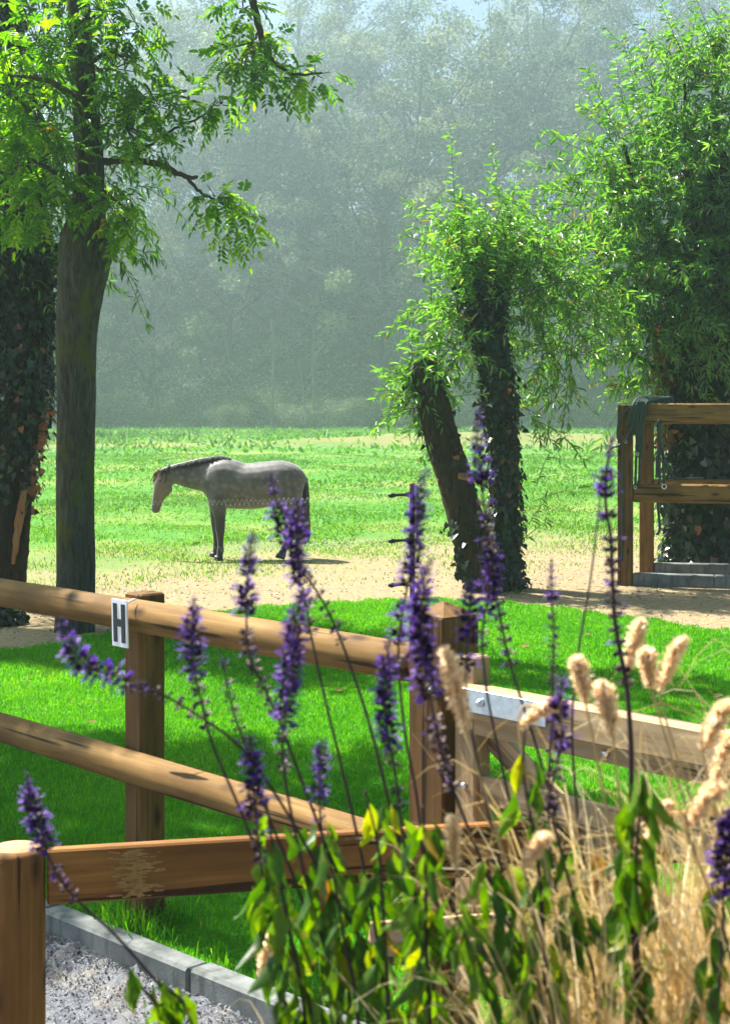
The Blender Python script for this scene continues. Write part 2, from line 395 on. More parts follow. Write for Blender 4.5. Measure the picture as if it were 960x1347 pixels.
def arena():
    m, t, N, Lk = new_mat('arena fibre sand')
    pos = geo(N); n = noise(N, Lk, pos, 45, 6, .7); n2 = noise(N, Lk, pos, 5, 3)
    c = ramp(N, Lk, n, [(.3, (.11, .115, .13)), (.55, (.21, .22, .245)), (.75, (.31, .315, .335))])
    c = mixc(N, Lk, ramp(N, Lk, n2, [(.5, (0, 0, 0)), (.7, (.5, .5, .5))]), c, (.36, .31, .22))
    finish(N, Lk, c, .95, bump(N, Lk, n, .9, .03), .15)
    mb = MB()
    far = K0 - KD * 6.0; near = K0 + KD * 12
    V = [(-14, -8, -.14), (near[0], -8, -.14), (near[0], near[1], -.14), (far[0], far[1], -.14), (-14, far[1], -.14)]
    V = np.array(V); cpt = V.mean(0)
    # a fine strip of uneven raked sand in view plus the flat rest
    mb.add(V, np.array([[0, 1, 2], [0, 2, 3], [0, 3, 4]]))
    struct(mb.build('arena_ground', m))
    mb = MB()
    us = np.arange(-1.2, 4.2, .022); vs = np.concatenate([np.arange(0, .8, .02), np.arange(.8, 2.2, .035)])
    U, Vv = np.meshgrid(us, vs)
    X = K0[0] + KD[0] * U - KN[0] * (Vv - .01); Y = K0[1] + KD[1] * U - KN[1] * (Vv - .01)
    h = RNG.normal(0, .010, U.shape); h += .012 * np.sin(U * 31 + 3 * np.sin(Vv * 17)) * np.sin(Vv * 23 + 2)
    Z = -.125 + h + .05 * np.exp(-(Vv / .16) ** 2) * (.6 + .6 * np.sin(U * 7) ** 2)
    k = len(us); i = (np.arange(len(vs) - 1)[:, None] * k + np.arange(k - 1)[None]).ravel()
    mb.add(np.stack([X, Y, Z], -1), np.stack([i, i + 1, i + k + 1, i + k], -1))
    o = mb.build('raked_sand', m); struct(o)
    # clumps of fibre and chips
    mb = MB(); n = 26000
    u = RNG.uniform(-1.2, 4, n); v = RNG.uniform(0, 1, n) ** 1.5 * 2.0
    ps = np.stack([K0[0] + KD[0] * u - KN[0] * v, K0[1] + KD[1] * u - KN[1] * v, -.12 + .05 * np.exp(-(v / .16) ** 2) + RNG.uniform(-.005, .012, n)], -1)
    dd = rand_dir(n); dd[:, 2] = np.abs(dd[:, 2]) * .6
    sz = RNG.uniform(.006, .02, n)
    add_leaves(mb, ps, dd, rand_dir(n), sz, sz * .6)
    m2 = leaf_mat('fibre chips', [(0, (.115, .12, .135)), (.6, (.22, .23, .25)), (1, (.33, .315, .285))], .1, .8, .2)
    o = mb.build('sand_chips', m2, kind='stuff'); tag(o, 'pale grey shredded fibre and sand chips along the kerb', 'sand')
arena()

def pick_lawn(n, x0, x1, y0, y1):
    x = RNG.uniform(x0, x1, n); y = RNG.uniform(y0, y1, n)
    wob = .10 * np.sin(x * 9) + .07 * np.sin(x * 23 + 1) + RNG.normal(0, .05, n)
    ok = (y > kerb_y(x) + .15 + np.abs(RNG.normal(0, .01, n))) & (y < edge_y(x) + wob) & (np.abs(x) < .245 * y + .7)
    return np.stack([x[ok], y[ok], np.zeros(ok.sum())], -1)

def blades(mb, ps, h, wd, lean=.45, tint=None):
    n = len(ps); d = rand_dir(n); d[:, 2] = 0; d = nrm(d); s = np.stack([-d[:, 1], d[:, 0], np.zeros(n)], -1)
    a = RNG.uniform(0, 6.28, n); f = np.stack([np.cos(a), np.sin(a), np.zeros(n)], -1)
    h = np.broadcast_to(h, (n,)) * RNG.uniform(.55, 1.15, n); wd = np.broadcast_to(wd, (n,))
    l1 = RNG.uniform(0, lean, n)
    A = ps - s * wd[:, None] / 2; B = ps + s * wd[:, None] / 2
    m_ = ps + f * (h * l1 * .25)[:, None]; m_[:, 2] += h * .55
    Cm = m_ + s * wd[:, None] * .38; D = m_ - s * wd[:, None] * .38
    T = ps + f * (h * l1)[:, None]; T[:, 2] += h * (1 - .35 * l1)
    V = np.stack([A, B, Cm, D, T], 1).reshape(-1, 3); i = np.arange(n)[:, None] * 5
    tt = np.repeat(RNG.random(n) if tint is None else tint, 5)
    base = mb.n
    mb.v.append(V); mb.t.append(tt); mb.n += len(V)
    for F in (i + np.array([[0, 1, 2, 3]]), i + np.array([[3, 2, 4]])): mb.f.append(F + base); mb.m.append(np.zeros(n))

mb = MB()
for (n, y0, y1, wd) in ((210000, 2.5, 8, .0042), (190000, 8, 12, .0060), (230000, 12, 18, .0085)):
    hw = .245 * y1 + .7
    p = pick_lawn(n, -hw, hw, y0, y1)
    pat = .45 + .16 * np.sin(p[:, 0] * 6.1 + 2 * np.sin(p[:, 1] * 4.3)) * np.sin(p[:, 1] * 5.7 + p[:, 0]) + .3 * np.sin(p[:, 0] * 2.1 + 1.3 * np.sin(p[:, 1] * 1.7)) * np.sin(p[:, 1] * 1.3 + .7 * p[:, 0])  # uneven grass tone; the broad swells paint in dappled light
    blades(mb, p, .042, wd, 1.25, np.clip(pat * .7 + RNG.normal(0, .24, len(p)) + .1, 0, 1))
u = RNG.uniform(-1.6, 4, 2600); v = .125 + np.abs(RNG.normal(0, .05, 2600)); q = np.stack([K0[0] + KD[0] * u + KN[0] * v, K0[1] + KD[1] * u + KN[1] * v, np.zeros(2600)], -1)
q = q[(np.sin(u * 5) + np.sin(u * 13 + 1)) * .5 + RNG.normal(0, .4, 2600) > .1]; blades(mb, q, .10, .006, 1.3)
for c_ in ((-.915, 6.33), (.255, 4.93)):
    q = np.column_stack([np.array(c_) + rand_dir(420)[:, :2] * (.09 + np.abs(RNG.normal(0, .06, (420, 1)))), np.zeros(420)]); blades(mb, q, .13, .007, 1.2)
o = mb.build('lawn_grass', M['grass'], kind='stuff'); tag(o, 'short bright green mown lawn grass behind the fence', 'grass')

# rank weeds of the field
mb = MB()
def field_pts(n, y0, y1):
    y = np.sqrt(RNG.uniform(y0 ** 2, y1 ** 2, n)); x = RNG.uniform(-1, 1, n) * (.25 * y + 2)
    return x, y
for (n, y0, y1, sz) in ((85000, 25, 45, .058), (60000, 45, 80, .11), (26000, 80, 205, .34)):
    x, y = field_pts(n, y0, y1)
    den = .5 + .5 * np.sin(x * .8 + 2 * np.sin(y * .31)) * np.sin(y * .55 + x * .3)
    lim = 26.0 + .7 * x + 2.2 * np.sin(x * .9 + 1) + 1.5 * np.sin(x * 2.7)
    pa = np.sin(x * .33 + 1.7 * np.sin(y * .11)) * np.sin(y * .19 + .6 * np.sin(x * .23)); den = np.clip(den - .55 * (pa > .35), 0, 1)
    keep = (RNG.random(n) < .18 + .8 * den) & (y > lim + RNG.exponential(2.0, n) - 1.2)
    x, y = x[keep], y[keep]; den = den[keep]; k = len(x)
    ps = np.stack([x, y, hgt(x, y)], -1)
    d = rand_dir(k); d[:, 2] = np.abs(d[:, 2]) + .25
    big_ = np.where((y > 150) & (RNG.random(k) < .15), 1.5, 1.0) * np.where(RNG.random(k) < .05, 1.7, 1.0)
    ps[:, 2] += RNG.uniform(0, 1, k) * sz * .9 * den * big_
    add_leaves(mb, ps, d, rand_dir(k), big_ * sz * RNG.uniform(.4, 1.3, k), sz * RNG.uniform(.2, .7, k), tint=np.clip(.52 - .2 * den + RNG.normal(0, .22, k), 0, 1))
# thin turf on the trodden strip
n = 60000; y = RNG.uniform(18.5, 30, n); x = RNG.uniform(-1, 1, n) * (.25 * y + 1.5)
pr = np.clip((y - 19 - .5 * x) / 6, 0, 1) * (.5 + .5 * np.sin(x * 1.7 + 2 * np.sin(y * 1.1)))
k = RNG.random(n) < pr; ps = np.stack([x[k], y[k], hgt(x[k], y[k])], -1)
blades(mb, ps, .05, .016, 1.0, np.clip(.6 + RNG.normal(0, .25, k.sum()), 0, 1))
o = mb.build('field_grass', M['weeds'], kind='stuff'); tag(o, 'rank sunlit green grass and weeds covering the horse field', 'grass')

# stones and litter of the sandy track
mb = MB()
n = 8000; y = RNG.uniform(14.5, 26, n); x = RNG.uniform(-1, 1, n) * (.25 * y + 1)
k = (y > edge_y(x) + .1) & (RNG.random(n) < np.where(x > .8, 1, .5)); x, y = x[k], y[k]; n = len(x)
s = RNG.uniform(.006, .018, n) * (1 + .6 * (RNG.random(n) < .05))
OCT = np.array([[1, 0, 0], [-1, 0, 0], [0, 1, 0], [0, -1, 0], [0, 0, .7], [0, 0, -.5]], float)
OF = np.array([[0, 2, 4], [2, 1, 4], [1, 3, 4], [3, 0, 4], [2, 0, 5], [1, 2, 5], [3, 1, 5], [0, 3, 5]])
V = OCT[None] * (s[:, None, None] * RNG.uniform(.6, 1.3, (n, 6, 1))) + np.stack([x, y, hgt(x, y) + s * .2], -1)[:, None]
mb.add(V.reshape(-1, 3), (np.arange(n)[:, None, None] * 6 + OF[None]).reshape(-1, 3), 0, np.repeat(RNG.random(n), 6))
mst = leaf_mat('track stones', [(0, (.15, .10, .06)), (.5, (.30, .22, .135)), (1, (.42, .34, .23))], 0.0, .9, .2)
o = mb.build('track_gravel', mst, smooth=False, kind='stuff'); tag(o, 'sandy gravel and loose stones on the bare track', 'gravel')

# raised bed just under the frame that carries the foreground plants
mb = MB()
xs = np.linspace(-2.2, 2.4, 30); ys = np.linspace(.25, 1.93, 14)
X, Y = np.meshgrid(xs, ys); Z = 1.24 + .03 * np.sin(X * 5) * np.sin(Y * 7)
edge = (X <= xs[0]) | (X >= xs[-1]) | (Y <= ys[0]) | (Y >= ys[-1]); Z2 = Z.copy(); Z2[edge] = 1.15
k = 30; i = (np.arange(13)[:, None] * k + np.arange(29)[None]).ravel()
mb.add(np.stack([X, Y, Z2], -1), np.stack([i, i + 1, i + k + 1, i + k], -1))
x0, x1, y0, y1 = -2.25, 2.45, .2, 1.95
bx = np.array([(x, y, z) for z in (-.14, 1.19) for (x, y) in ((x0, y0), (x1, y0), (x1, y1), (x0, y1))])
mb.add(bx, np.array([[0, 1, 5, 4], [1, 2, 6, 5], [2, 3, 7, 6], [3, 0, 4, 7], [4, 5, 6, 7]]), 1)
struct(mb.build('planting_bed', [M['soil'], M['concrete']], smooth=False))

# ------------------------------------------------------------------ timbers and fences
def place(o, parent, loc, rot):
    o.parent = parent
    org = Vector(parent['_o']) if parent is not None else Vector((0, 0, 0))
    o.matrix_local = Matrix.Translation(Vector(loc) - org) @ rot.to_matrix().to_4x4()
    o['_o'] = [0, 0, 0]

def axis_rot(p0, p1, roll_up=(0, 0, 1)):
    d = (Vector(p1) - Vector(p0)).normalized(); up = Vector(roll_up)
    y = up.cross(d)
    y = y.normalized() if y.length > 1e-5 else Vector((0, 1, 0)); z = d.cross(y)
    return Matrix((d, y, z)).transposed().to_quaternion()

def box_mesh(mb, L, W, H, ch=.006, mat=0, x0=0.0):
    """chamfered bar along +x, centred on the axis"""
    y, z = W / 2, H / 2
    prof = [(-y + ch, -z), (y - ch, -z), (y, -z + ch), (y, z - ch), (y - ch, z), (-y + ch, z), (-y, z - ch), (-y, -z + ch)]
    sx = [x0, x0 + ch, x0 + L - ch, x0 + L]; V = []
    for q, xx in enumerate(sx):
        f = 0 if q in (1, 2) else ch
        for (a, b) in prof: V.append((xx, a - math.copysign(min(f, abs(a)), a), b - math.copysign(min(f, abs(b)), b)))
    F = [[s * 8 + j, s * 8 + (j + 1) % 8, (s + 1) * 8 + (j + 1) % 8, (s + 1) * 8 + j] for s in range(3) for j in range(8)]
    mb.add(V, F, mat)
    n = mb.n - 32
    for b, rev in ((n, True), (n + 24, False)):
        T = [[b, b + j, b + j + 1] for j in range(1, 7)]
        if rev: T = [t[::-1] for t in T]
        mb.f.append(np.array(T)); mb.m.append(np.full(len(T), mat))

def timber(name, p0, p1, W, H, mat, parent, up=(0, 0, 1), ch=.006):
    mb = MB(); L = (Vector(p1) - Vector(p0)).length; box_mesh(mb, L, W, H, ch)
    o = bpy.data.objects.new(name, mb.mesh(name, mat, smooth=False)); C.objects.link(o)
    place(o, parent, p0, axis_rot(p0, p1, up)); return o

def pole(name, p0, p1, r, mat, parent, k=20, bulge=.02, cham=.012):
    L = (Vector(p1) - Vector(p0)).length; n = max(6, int(L / .12)); x = np.linspace(0, L, n)
    rr = r * (1 + bulge * np.sin(x * 2.3 + RNG.uniform(0, 6)) + RNG.normal(0, .006, n))
    x = np.concatenate([[0, cham], x[1:-1], [L - cham, L]]); rr = np.concatenate([[rr[0] - cham, rr[0]], rr[1:-1], [rr[-1], rr[-1] - cham]])
    mb = MB(); p = np.stack([x, np.zeros_like(x), np.zeros_like(x)], -1)
    V, Fs = tube(p, rr, k); b = mb.n; mb.v.append(V); mb.t.append(np.full(len(V), .5)); mb.n += len(V)
    mb.f.append(Fs[0] + b); mb.m.append(np.zeros(len(Fs[0]))); mb.f.append(Fs[1] + b); mb.m.append(np.ones(len(Fs[1])))
    o = bpy.data.objects.new(name, mb.mesh(name, [mat, M['cut_end']])); C.objects.link(o)
    place(o, parent, p0, axis_rot(p0, p1)); return o

FD = np.array([.661, -.750, 0.0]); FN = np.array([-.750, -.661, 0.0])     # fence direction, and normal towards the camera
POSTA = np.array([-.915, 6.33, 0]); GP = np.array([.255, 4.93, 0])          # fence post and gate post
fence = thing('rail_fence', POSTA, 'round wooden two-rail fence with a square post on the lawn, left of the gate', 'fence')
def post(name, base, s, h, mat, parent, top='flat', yaw=None):
    d = FD if yaw is None else np.array([math.cos(yaw), math.sin(yaw), 0])
    mb = MB(); box_mesh(mb, h + .3, s, s, .007)
    o = bpy.data.objects.new(name, mb.mesh(name, mat, smooth=False)); C.objects.link(o)
    place(o, parent, (base[0], base[1], base[2] - .3), axis_rot((0, 0, 0), (0, 0, 1), tuple(d))); return o
post('post', POSTA, .122, 1.375, M['post'], fence)
post('post', POSTA - FD * 1.85, .122, 1.375, M['post'], fence)
for z, off in ((1.29, .125), (.665, .125)):
    a = POSTA - FD * 2.9 + FN * off + np.array([0, 0, z]); b = GP - FD * .02 + FN * off * .25 + np.array([0, 0, z])
    b = POSTA + FD * (1.80 - .07) + FN * off * .55 + np.array([0, 0, z + .005])
    pole('rail', a, b, .0655, M['rail'], fence)

# gate post with pyramid top
gpost = thing('gate_post', GP, 'thick square brown gate post with a pointed top, between rail fence and gate', 'gate post')
mb = MB(); sz = .165; h = 1.468
box_mesh(mb, h + .3, sz, sz, .008)
o = bpy.data.objects.new('shaft', mb.mesh('shaft', M['post'], smooth=False)); C.objects.link(o)
place(o, gpost, (GP[0], GP[1], -.3), axis_rot((0, 0, 0), (0, 0, 1), tuple(FD)))
mb = MB(); q = sz / 2 - .003
mb.add([(0, -q, -q), (0, q, -q), (0, q, q), (0, -q, q), (.042, 0, 0)], np.array([[0, 1, 4], [1, 2, 4], [2, 3, 4], [3, 0, 4]]))
o = bpy.data.objects.new('post_cap', mb.mesh('post_cap', M['post'], smooth=False)); C.objects.link(o)
place(o, gpost, (GP[0], GP[1], h - .002), axis_rot((0, 0, 0), (0, 0, 1), tuple(FD)))
mb = MB(); bp = GP + FN * (sz / 2 + .001) + FD * .05 + np.array([0, 0, 1.235])
add_tube(mb, [bp, bp + FN * .018], .017, 12); add_tube(mb, [bp + FN * .012, bp + FN * .03], .009, 8)
mb.build('bolt', M['bolt'], gpost)

# gate
G0 = GP + FD * .115 + FN * .03
gate = thing('field_gate', G0, 'pale planed timber gate with a steel hinge strap, open behind the dry grass', 'gate')
def gp(s, z, off=0.0): return G0 + FD * s + FN * off + np.array([0, 0, z])
GL = 2.6
timber('stile', gp(.045, .30), gp(.045, 1.355), .075, .09, M['gate'], gate, up=tuple(FD))
timber('stile', gp(GL - .05, .30), gp(GL - .05, 1.30), .075, .09, M['gate'], gate, up=tuple(FD))
timber('top_rail', gp(.06, 1.222, .045), gp(GL, 1.222, .045), .075, .098, M['gate'], gate)
timber('rail', gp(.088, 1.143, .02), gp(GL - .1, 1.143, .02), .045, .055, M['gate'], gate)
for z in (.94, .73, .52, .36): timber('rail', gp(.088, z, .0), gp(GL - .1, z, .0), .035, .085, M['gate'], gate)
timber('brace', gp(.10, 1.10, -.036), gp(1.25, .40, -.036), .03, .085, M['gate'], gate)
hs = timber('hinge_strap', gp(.062, 1.232, .0865), gp(.43, 1.232, .0865), .006, .072, M['galv'], gate, ch=.002)
for s in (.17, .385):
    mb = MB(); a = gp(s, 1.232, .089); add_tube(mb, [a, a + FN * .010], .013, 12); add_tube(mb, [a + FN * .008, a + FN * .018], .008, 8)
    o = mb.build('bolt', M['bolt'], gate)
for s, z, of in ((.05, 1.145, .046), (.62, 1.145, .046), (.05, .95, .044)):
    mb = MB(); a = gp(s, z, of - .006); add_tube(mb, [a, a + FN * .012], .010, 10); mb.build('screw', M['bolt'], gate)

# letter sign on the rail
sg = POSTA + FN * .200 + FD * .13 + np.array([0, 0, 1.282])
sign = thing('letter_sign', sg, 'small white plastic sign with a black letter H hung on the top rail', 'sign')
upv = nrm(np.array([0, 0, 1.0]) + FN * .05 + FD * .04)
def splate(name, u0, u1, v0, v1, th, mat, off, parent=None):
    mb = MB(); c = []
    for w_ in (off, off + th):
        for (u, v) in ((u0, v0), (u1, v0), (u1, v1), (u0, v1)): c.append(sg + FD * u + upv * v + FN * w_)
    mb.add(c, np.array([[4, 5, 6, 7], [0, 3, 2, 1], [0, 1, 5, 4], [1, 2, 6, 5], [2, 3, 7, 6], [3, 0, 4, 7]]))
    return mb.build(name, mat, parent or sign, smooth=False)
splate('plate', -.056, .056, -.100, .092, .006, M['white'], 0)
mb = MB()
for (u0, u1, v0, v1) in ((-.043, -.016, -.082, .074), (.016, .043, -.082, .074), (-.0161, .0161, -.018, .012)):
    c = [sg + FD * u + upv * v + FN * w_ for w_ in (.0055, .0085) for (u, v) in ((u0, v0), (u1, v0), (u1, v1), (u0, v1))]
    mb.add(c, np.array([[4, 5, 6, 7], [0, 3, 2, 1], [0, 1, 5, 4], [1, 2, 6, 5], [2, 3, 7, 6], [3, 0, 4, 7]]))
mb.build('letter', M['black'], sign, smooth=False)
mb = MB(); th = np.linspace(-.1, 1.5, 14); cpos = POSTA + FN * .125 + FD * .13 + np.array([0, 0, 1.29])
hk = [cpos + FN * (.078 * math.cos(a)) + np.array([0, 0, .078 * math.sin(a)]) for a in th]
add_tube(mb, hk, .004, 6); mb.build('hook', M['white'], sign)

# low board fence in front
bf0 = np.array([-.985, 4.30, 0]); bfd = nrm(np.array([1.84, .40, 0]))
bfence = thing('board_fence', bf0, 'low orange-brown board fence with a round post in the left foreground', 'fence')
pole('post', bf0 + np.array([0, 0, -.35]), bf0 + np.array([0, 0, .888]), .082, M['board'], bfence, k=28, bulge=.006, cham=.016)
b1 = bf0 + bfd * 2.75; b1p = b1 + np.array([0, 0, -.3])
pole('post', b1p, b1 + np.array([0, 0, .888]), .082, M['board'], bfence, k=28, bulge=.006, cham=.016)
timber('board', bf0 + bfd * .085 + np.array([0, 0, .800]), b1 - bfd * .085 + np.array([0, 0, .800]), .045, .155, M['board'], bfence)
timber('board', bf0 + bfd * 1.02 + np.array([0, -.033, .548]), b1 - bfd * .085 + np.array([0, -.033, .548]), .045, .125, M['gate'], bfence)
# scuffed patch where mud has dried on the board
mb = MB(); k = 26; fnm = np.array([bfd[1], -bfd[0], 0])
for _ in range(170):
    v = RNG.uniform(-.07, .07); u = .33 + RNG.normal(0, .028) + .012 * math.sin(v * 90); s = RNG.uniform(.0015, .0045)
    c = bf0 + bfd * u + np.array([0, 0, .80 + v]) + fnm * (.0232 + RNG.uniform(0, .001))
    a = RNG.uniform(0, 6.28, 1)[0]; ring = [c + (bfd * math.cos(q) * 5.0 + np.array([0, 0, 1]) * math.sin(q)) * s * RNG.uniform(.6, 1.2) for q in np.linspace(0, 6.28, 7)[:-1]]
    mb.add(ring + [c + fnm * .0015], np.array([[j, (j + 1) % 6, 6] for j in range(6)]))
mb.build('mud_patch', M['dirt_face'], bfence)

# kerb
kerb = thing('concrete_kerb', (K0[0], K0[1], -.14), 'weathered grey concrete kerb between arena sand and lawn', 'kerb')
u = -5.05
while u < 6:
    L = .995
    a = np.array([*(K0 + KD * u + KN * .065), -.08]); b = np.array([*(K0 + KD * (u + L) + KN * .065), -.08])
    z = RNG.normal(0, .003)
    timber('kerb_stone', a + [0, 0, z], b + [0, 0, z + RNG.normal(0, .002)], 1 * .11, .20, M['concrete'], kerb, ch=.012)
    u += 1.004

# tall corral on the right, with concrete base
CB = P(822, 768, 19.2); CB[2] = 0
corral = thing('corral_fence', CB, 'tall square-timber corral rails in front of the ivied trunk, right', 'fence')
cyaw = R(-14)
c2 = np.array([2 * (850 - 480) / 2000 * 10.25, 20.5, 0])
timber('post', (CB[0], CB[1], -.2), (CB[0], CB[1], 2.27), .185, .185, M['post'], corral, up=(math.cos(cyaw), math.sin(cyaw), 0), ch=.01)
timber('post', (c2[0], c2[1], -.2), (c2[0], c2[1], 2.22), .185, .185, M['post'], corral, up=(math.cos(cyaw), math.sin(cyaw), 0), ch=.01)
cd_ = nrm(np.array([1, -.28, 0])); cdb = nrm(np.array([1, -.12, 0]))
for z, q in ((2.17, CB + cd_ * .095), (1.16, CB + cd_ * .095)):
    timber('rail', q + [0, 0, z], q + cd_ * 3.2 + [0, 0, z - .01], .15, .235, M['rail'], corral, ch=.02)
for z, q in ((2.115, c2 + cdb * .09), (1.18, c2 + cdb * .09)):
    timber('rail', q + [0, .02, z], q + cdb * 3.0 + [0, .02, z], .13, .19, M['rail'], corral, ch=.012)
timber('cross_rail', CB + [.05, .095, 2.15], c2 + [-.02, -.095, 2.13], .12, .19, M['rail'], corral, ch=.012)
kb = thing('corral_kerb', CB + [.2, 0, 0], 'blue-grey concrete base beam under the corral rails, right', 'kerb')
for q, dd, n_ in ((CB + cd_ * .10, cd_, 3), (c2 + cdb * .10, cdb, 3)):
    for k in range(n_):
        timber('kerb_stone', q + dd * (1.0 * k) + [0, 0, .07], q + dd * (1.0 * k + .995) + [0, 0, .07], .14, .16, M['concrete'], kb, ch=.01)

# tack hanging on the corral
TD = 19.02
def px_path(pts, n=30): return spline([P(*p) for p in pts], n)
bridle = thing('bridle', P(838, 620, TD), 'black leather bridle hanging over the corral corner post', 'bridle')
mb = MB()
for pts in ([(845, 530, TD), (838, 560, TD), (818, 582, TD), (803, 590, TD)], [(803, 590, TD), (815, 585, TD), (832, 570, TD), (836, 545, TD)],
            [(838, 533, TD), (837, 580, TD), (835, 640, TD)], [(842, 534, TD), (841, 590, TD), (840, 632, TD), (835, 640, TD)],
            [(828, 536, TD), (816, 548, TD), (812, 575, TD), (822, 580, TD), (833, 555, TD)]):
    add_tube(mb, px_path(pts), .017, 6, flat=.5)
mb.build('strap', M['leather'], bridle)
mb = MB()
for (x, y) in ((803, 591), (835, 641), (838, 597), (822, 581)):
    th = np.linspace(0, 2 * math.pi, 14); c = P(x, y, TD - .01)
    add_tube(mb, [c + np.array([1 * .018 * math.cos(a), 0, .018 * math.sin(a)]) for a in th], .004, 5, caps=False)
mb.build('buckle', M['bolt'], bridle)
mb = MB(); add_tube(mb, px_path([(819, 600, 19.06), (818.5, 680, 19.06), (818, 738, 19.06)]), .016, 6, flat=.5); mb.build('rein', M['leather'], bridle)
lr = thing('lead_rope', P(850, 540, TD), 'coiled dark green lead rope thrown over the corral top rail', 'rope')
mb = MB()
for k in range(5):
    x0 = 826 + 4 * k
    add_tube(mb, px_path([(x0, 560 + 6 * k, TD), (x0 + 6, 535, TD - .02), (x0 + 14, 524 + k, TD + .1), (x0 + 30 + k * 2, 524, TD + .15), (x0 + 42, 533, TD + .12)]), .026, 8)
for k in range(3):
    add_tube(mb, px_path([(838 + 3 * k, 528, TD), (837 + 3 * k, 560, TD - .02), (838 + 2 * k, 585 + 9 * k, TD)]), .024, 8)
mb.build('coil', M['rope'], lr)
ht = thing('headcollar', P(870, 600, 19.3), 'black headcollar and strap dangling between the corral rails', 'headcollar')
mb = MB(); H_ = 18.9
for pts in ([(866, 552, H_), (866, 590, H_), (867, 630, H_), (866, 637, H_)], [(868, 552, H_), (869, 585, H_), (873, 605, H_), (884, 625, H_), (900, 630, H_), (925, 629.5, H_)],
            [(863, 600, H_), (870, 604, H_)], [(863, 626, H_), (872, 628, H_)], [(864, 600, H_), (863, 626, H_)], [(871, 588, H_), (872, 612, H_), (873, 640, H_)],
            [(864, 655, H_ + .3), (867, 690, H_ + .3), (867, 698, H_ + .3), (862, 703, H_ + .3)]):
    add_tube(mb, px_path(pts), .018, 6, flat=.55)
mb.build('strap', M['leather'], ht)
mb = MB(); c = P(873, 640, H_ - .01); th = np.linspace(0, 6.28, 12)
add_tube(mb, [c + np.array([.028 * math.cos(a), 0, .03 * math.sin(a)]) for a in th], .008, 5, caps=False); mb.build('buckle', M['bolt'], ht)

# electric spring gate: thin post with insulators, three stretched coil springs
EP = P(542, 800, 16.8); EP[2] = 0
ef = thing('spring_gate', EP, 'electric gate of three thin stretched wire coils on a slim post, before the horse', 'electric gate')
timber('post', (EP[0], EP[1], -.2), (EP[0], EP[1], 1.38), .055, .055, M['rail'], ef, up=(1, 0, 0))
for (yr, yl) in ((652, 661), (712, 722), (770, 776)):
    a = P(511, yr, 16.7); b = P(126, yl, 15.1)
    L = np.linalg.norm(b - a); turns = int(L / .052); n = turns * 9
    q = np.linspace(0, 1, n)[:, None]; c = a + (b - a) * q; c[:, 2] -= .035 * np.sin(q[:, 0] * math.pi)
    ph = q[:, 0] * turns * 2 * math.pi
    am = (.030 + .006 * np.sin(q[:, 0] * 37) + .003 * np.sin(q[:, 0] * 91)); ph = ph + 2.5 * np.sin(q[:, 0] * 9)
    c = c + np.stack([np.zeros(n), np.cos(ph) * am, np.sin(ph) * am], -1)
    mb = MB(); add_tube(mb, c, .0014, 3, caps=False); mb.build('coil_spring', M['steel'], ef)
    mb = MB(); e = P(541, yr - 2, 16.78)
    pth = np.linspace(0, 1, 8)[:, None] * (e - a) + a
    add_tube(mb, pth, [.018, .030, .018, .016, .016, .018, .030, .022], 8); mb.build('insulator', M['black'], ef)

# ------------------------------------------------------------------ near trees
def px_trunk(pts, d, n=40):
    """pts rows: px, py, radius px -> centres and radii at depth d (photo pixels give the measured size)"""
    s = spline(pts, n); k = d / FPX
    return np.array([P(a, b, d) for a, b, _ in s]), s[:, 2] * k

def add_compound(mb, pos, d, size, nl=9, tint=None):
    """pinnate leaves: rows of leaflets on a drooping rachis"""
    pos = np.asarray(pos); n = len(pos); d = nrm(d); size = np.broadcast_to(size, (n,))
    up = nrm(np.array([0, 0, 1.0]) + RNG.normal(0, .35, (n, 3)))
    s = nrm(np.cross(d, up)); u = np.cross(s, d)
    tt = np.where(RNG.random(n) < .012, .97, RNG.random(n) * .88) if tint is None else tint
    h = (nl - 1) // 2
    for k in range(nl):
        if k == nl - 1: f, sd, fw = 1.0, 0.0, 1.0
        else: f = .3 + .65 * (k // 2) / h; sd = 1 if k % 2 else -1; fw = .55
        p = pos + d * (size * f)[:, None] - np.array([0, 0, 1]) * (size * .28 * f * f)[:, None]
        ld = nrm(d * fw + s * sd * .85 - u * RNG.uniform(.05, .5, (n, 1)))
        L = size * RNG.uniform(.34, .46, n)
        add_leaves(mb, p, ld, u + RNG.normal(0, .25, (n, 3)), L, L * .42, LEAF, tint=np.clip(tt + RNG.normal(0, .02, n), 0, 1))

def in_ball(n, rng=RNG, shell=.45):
    return rand_dir(n, rng) * (rng.random(n)[:, None] ** shell)

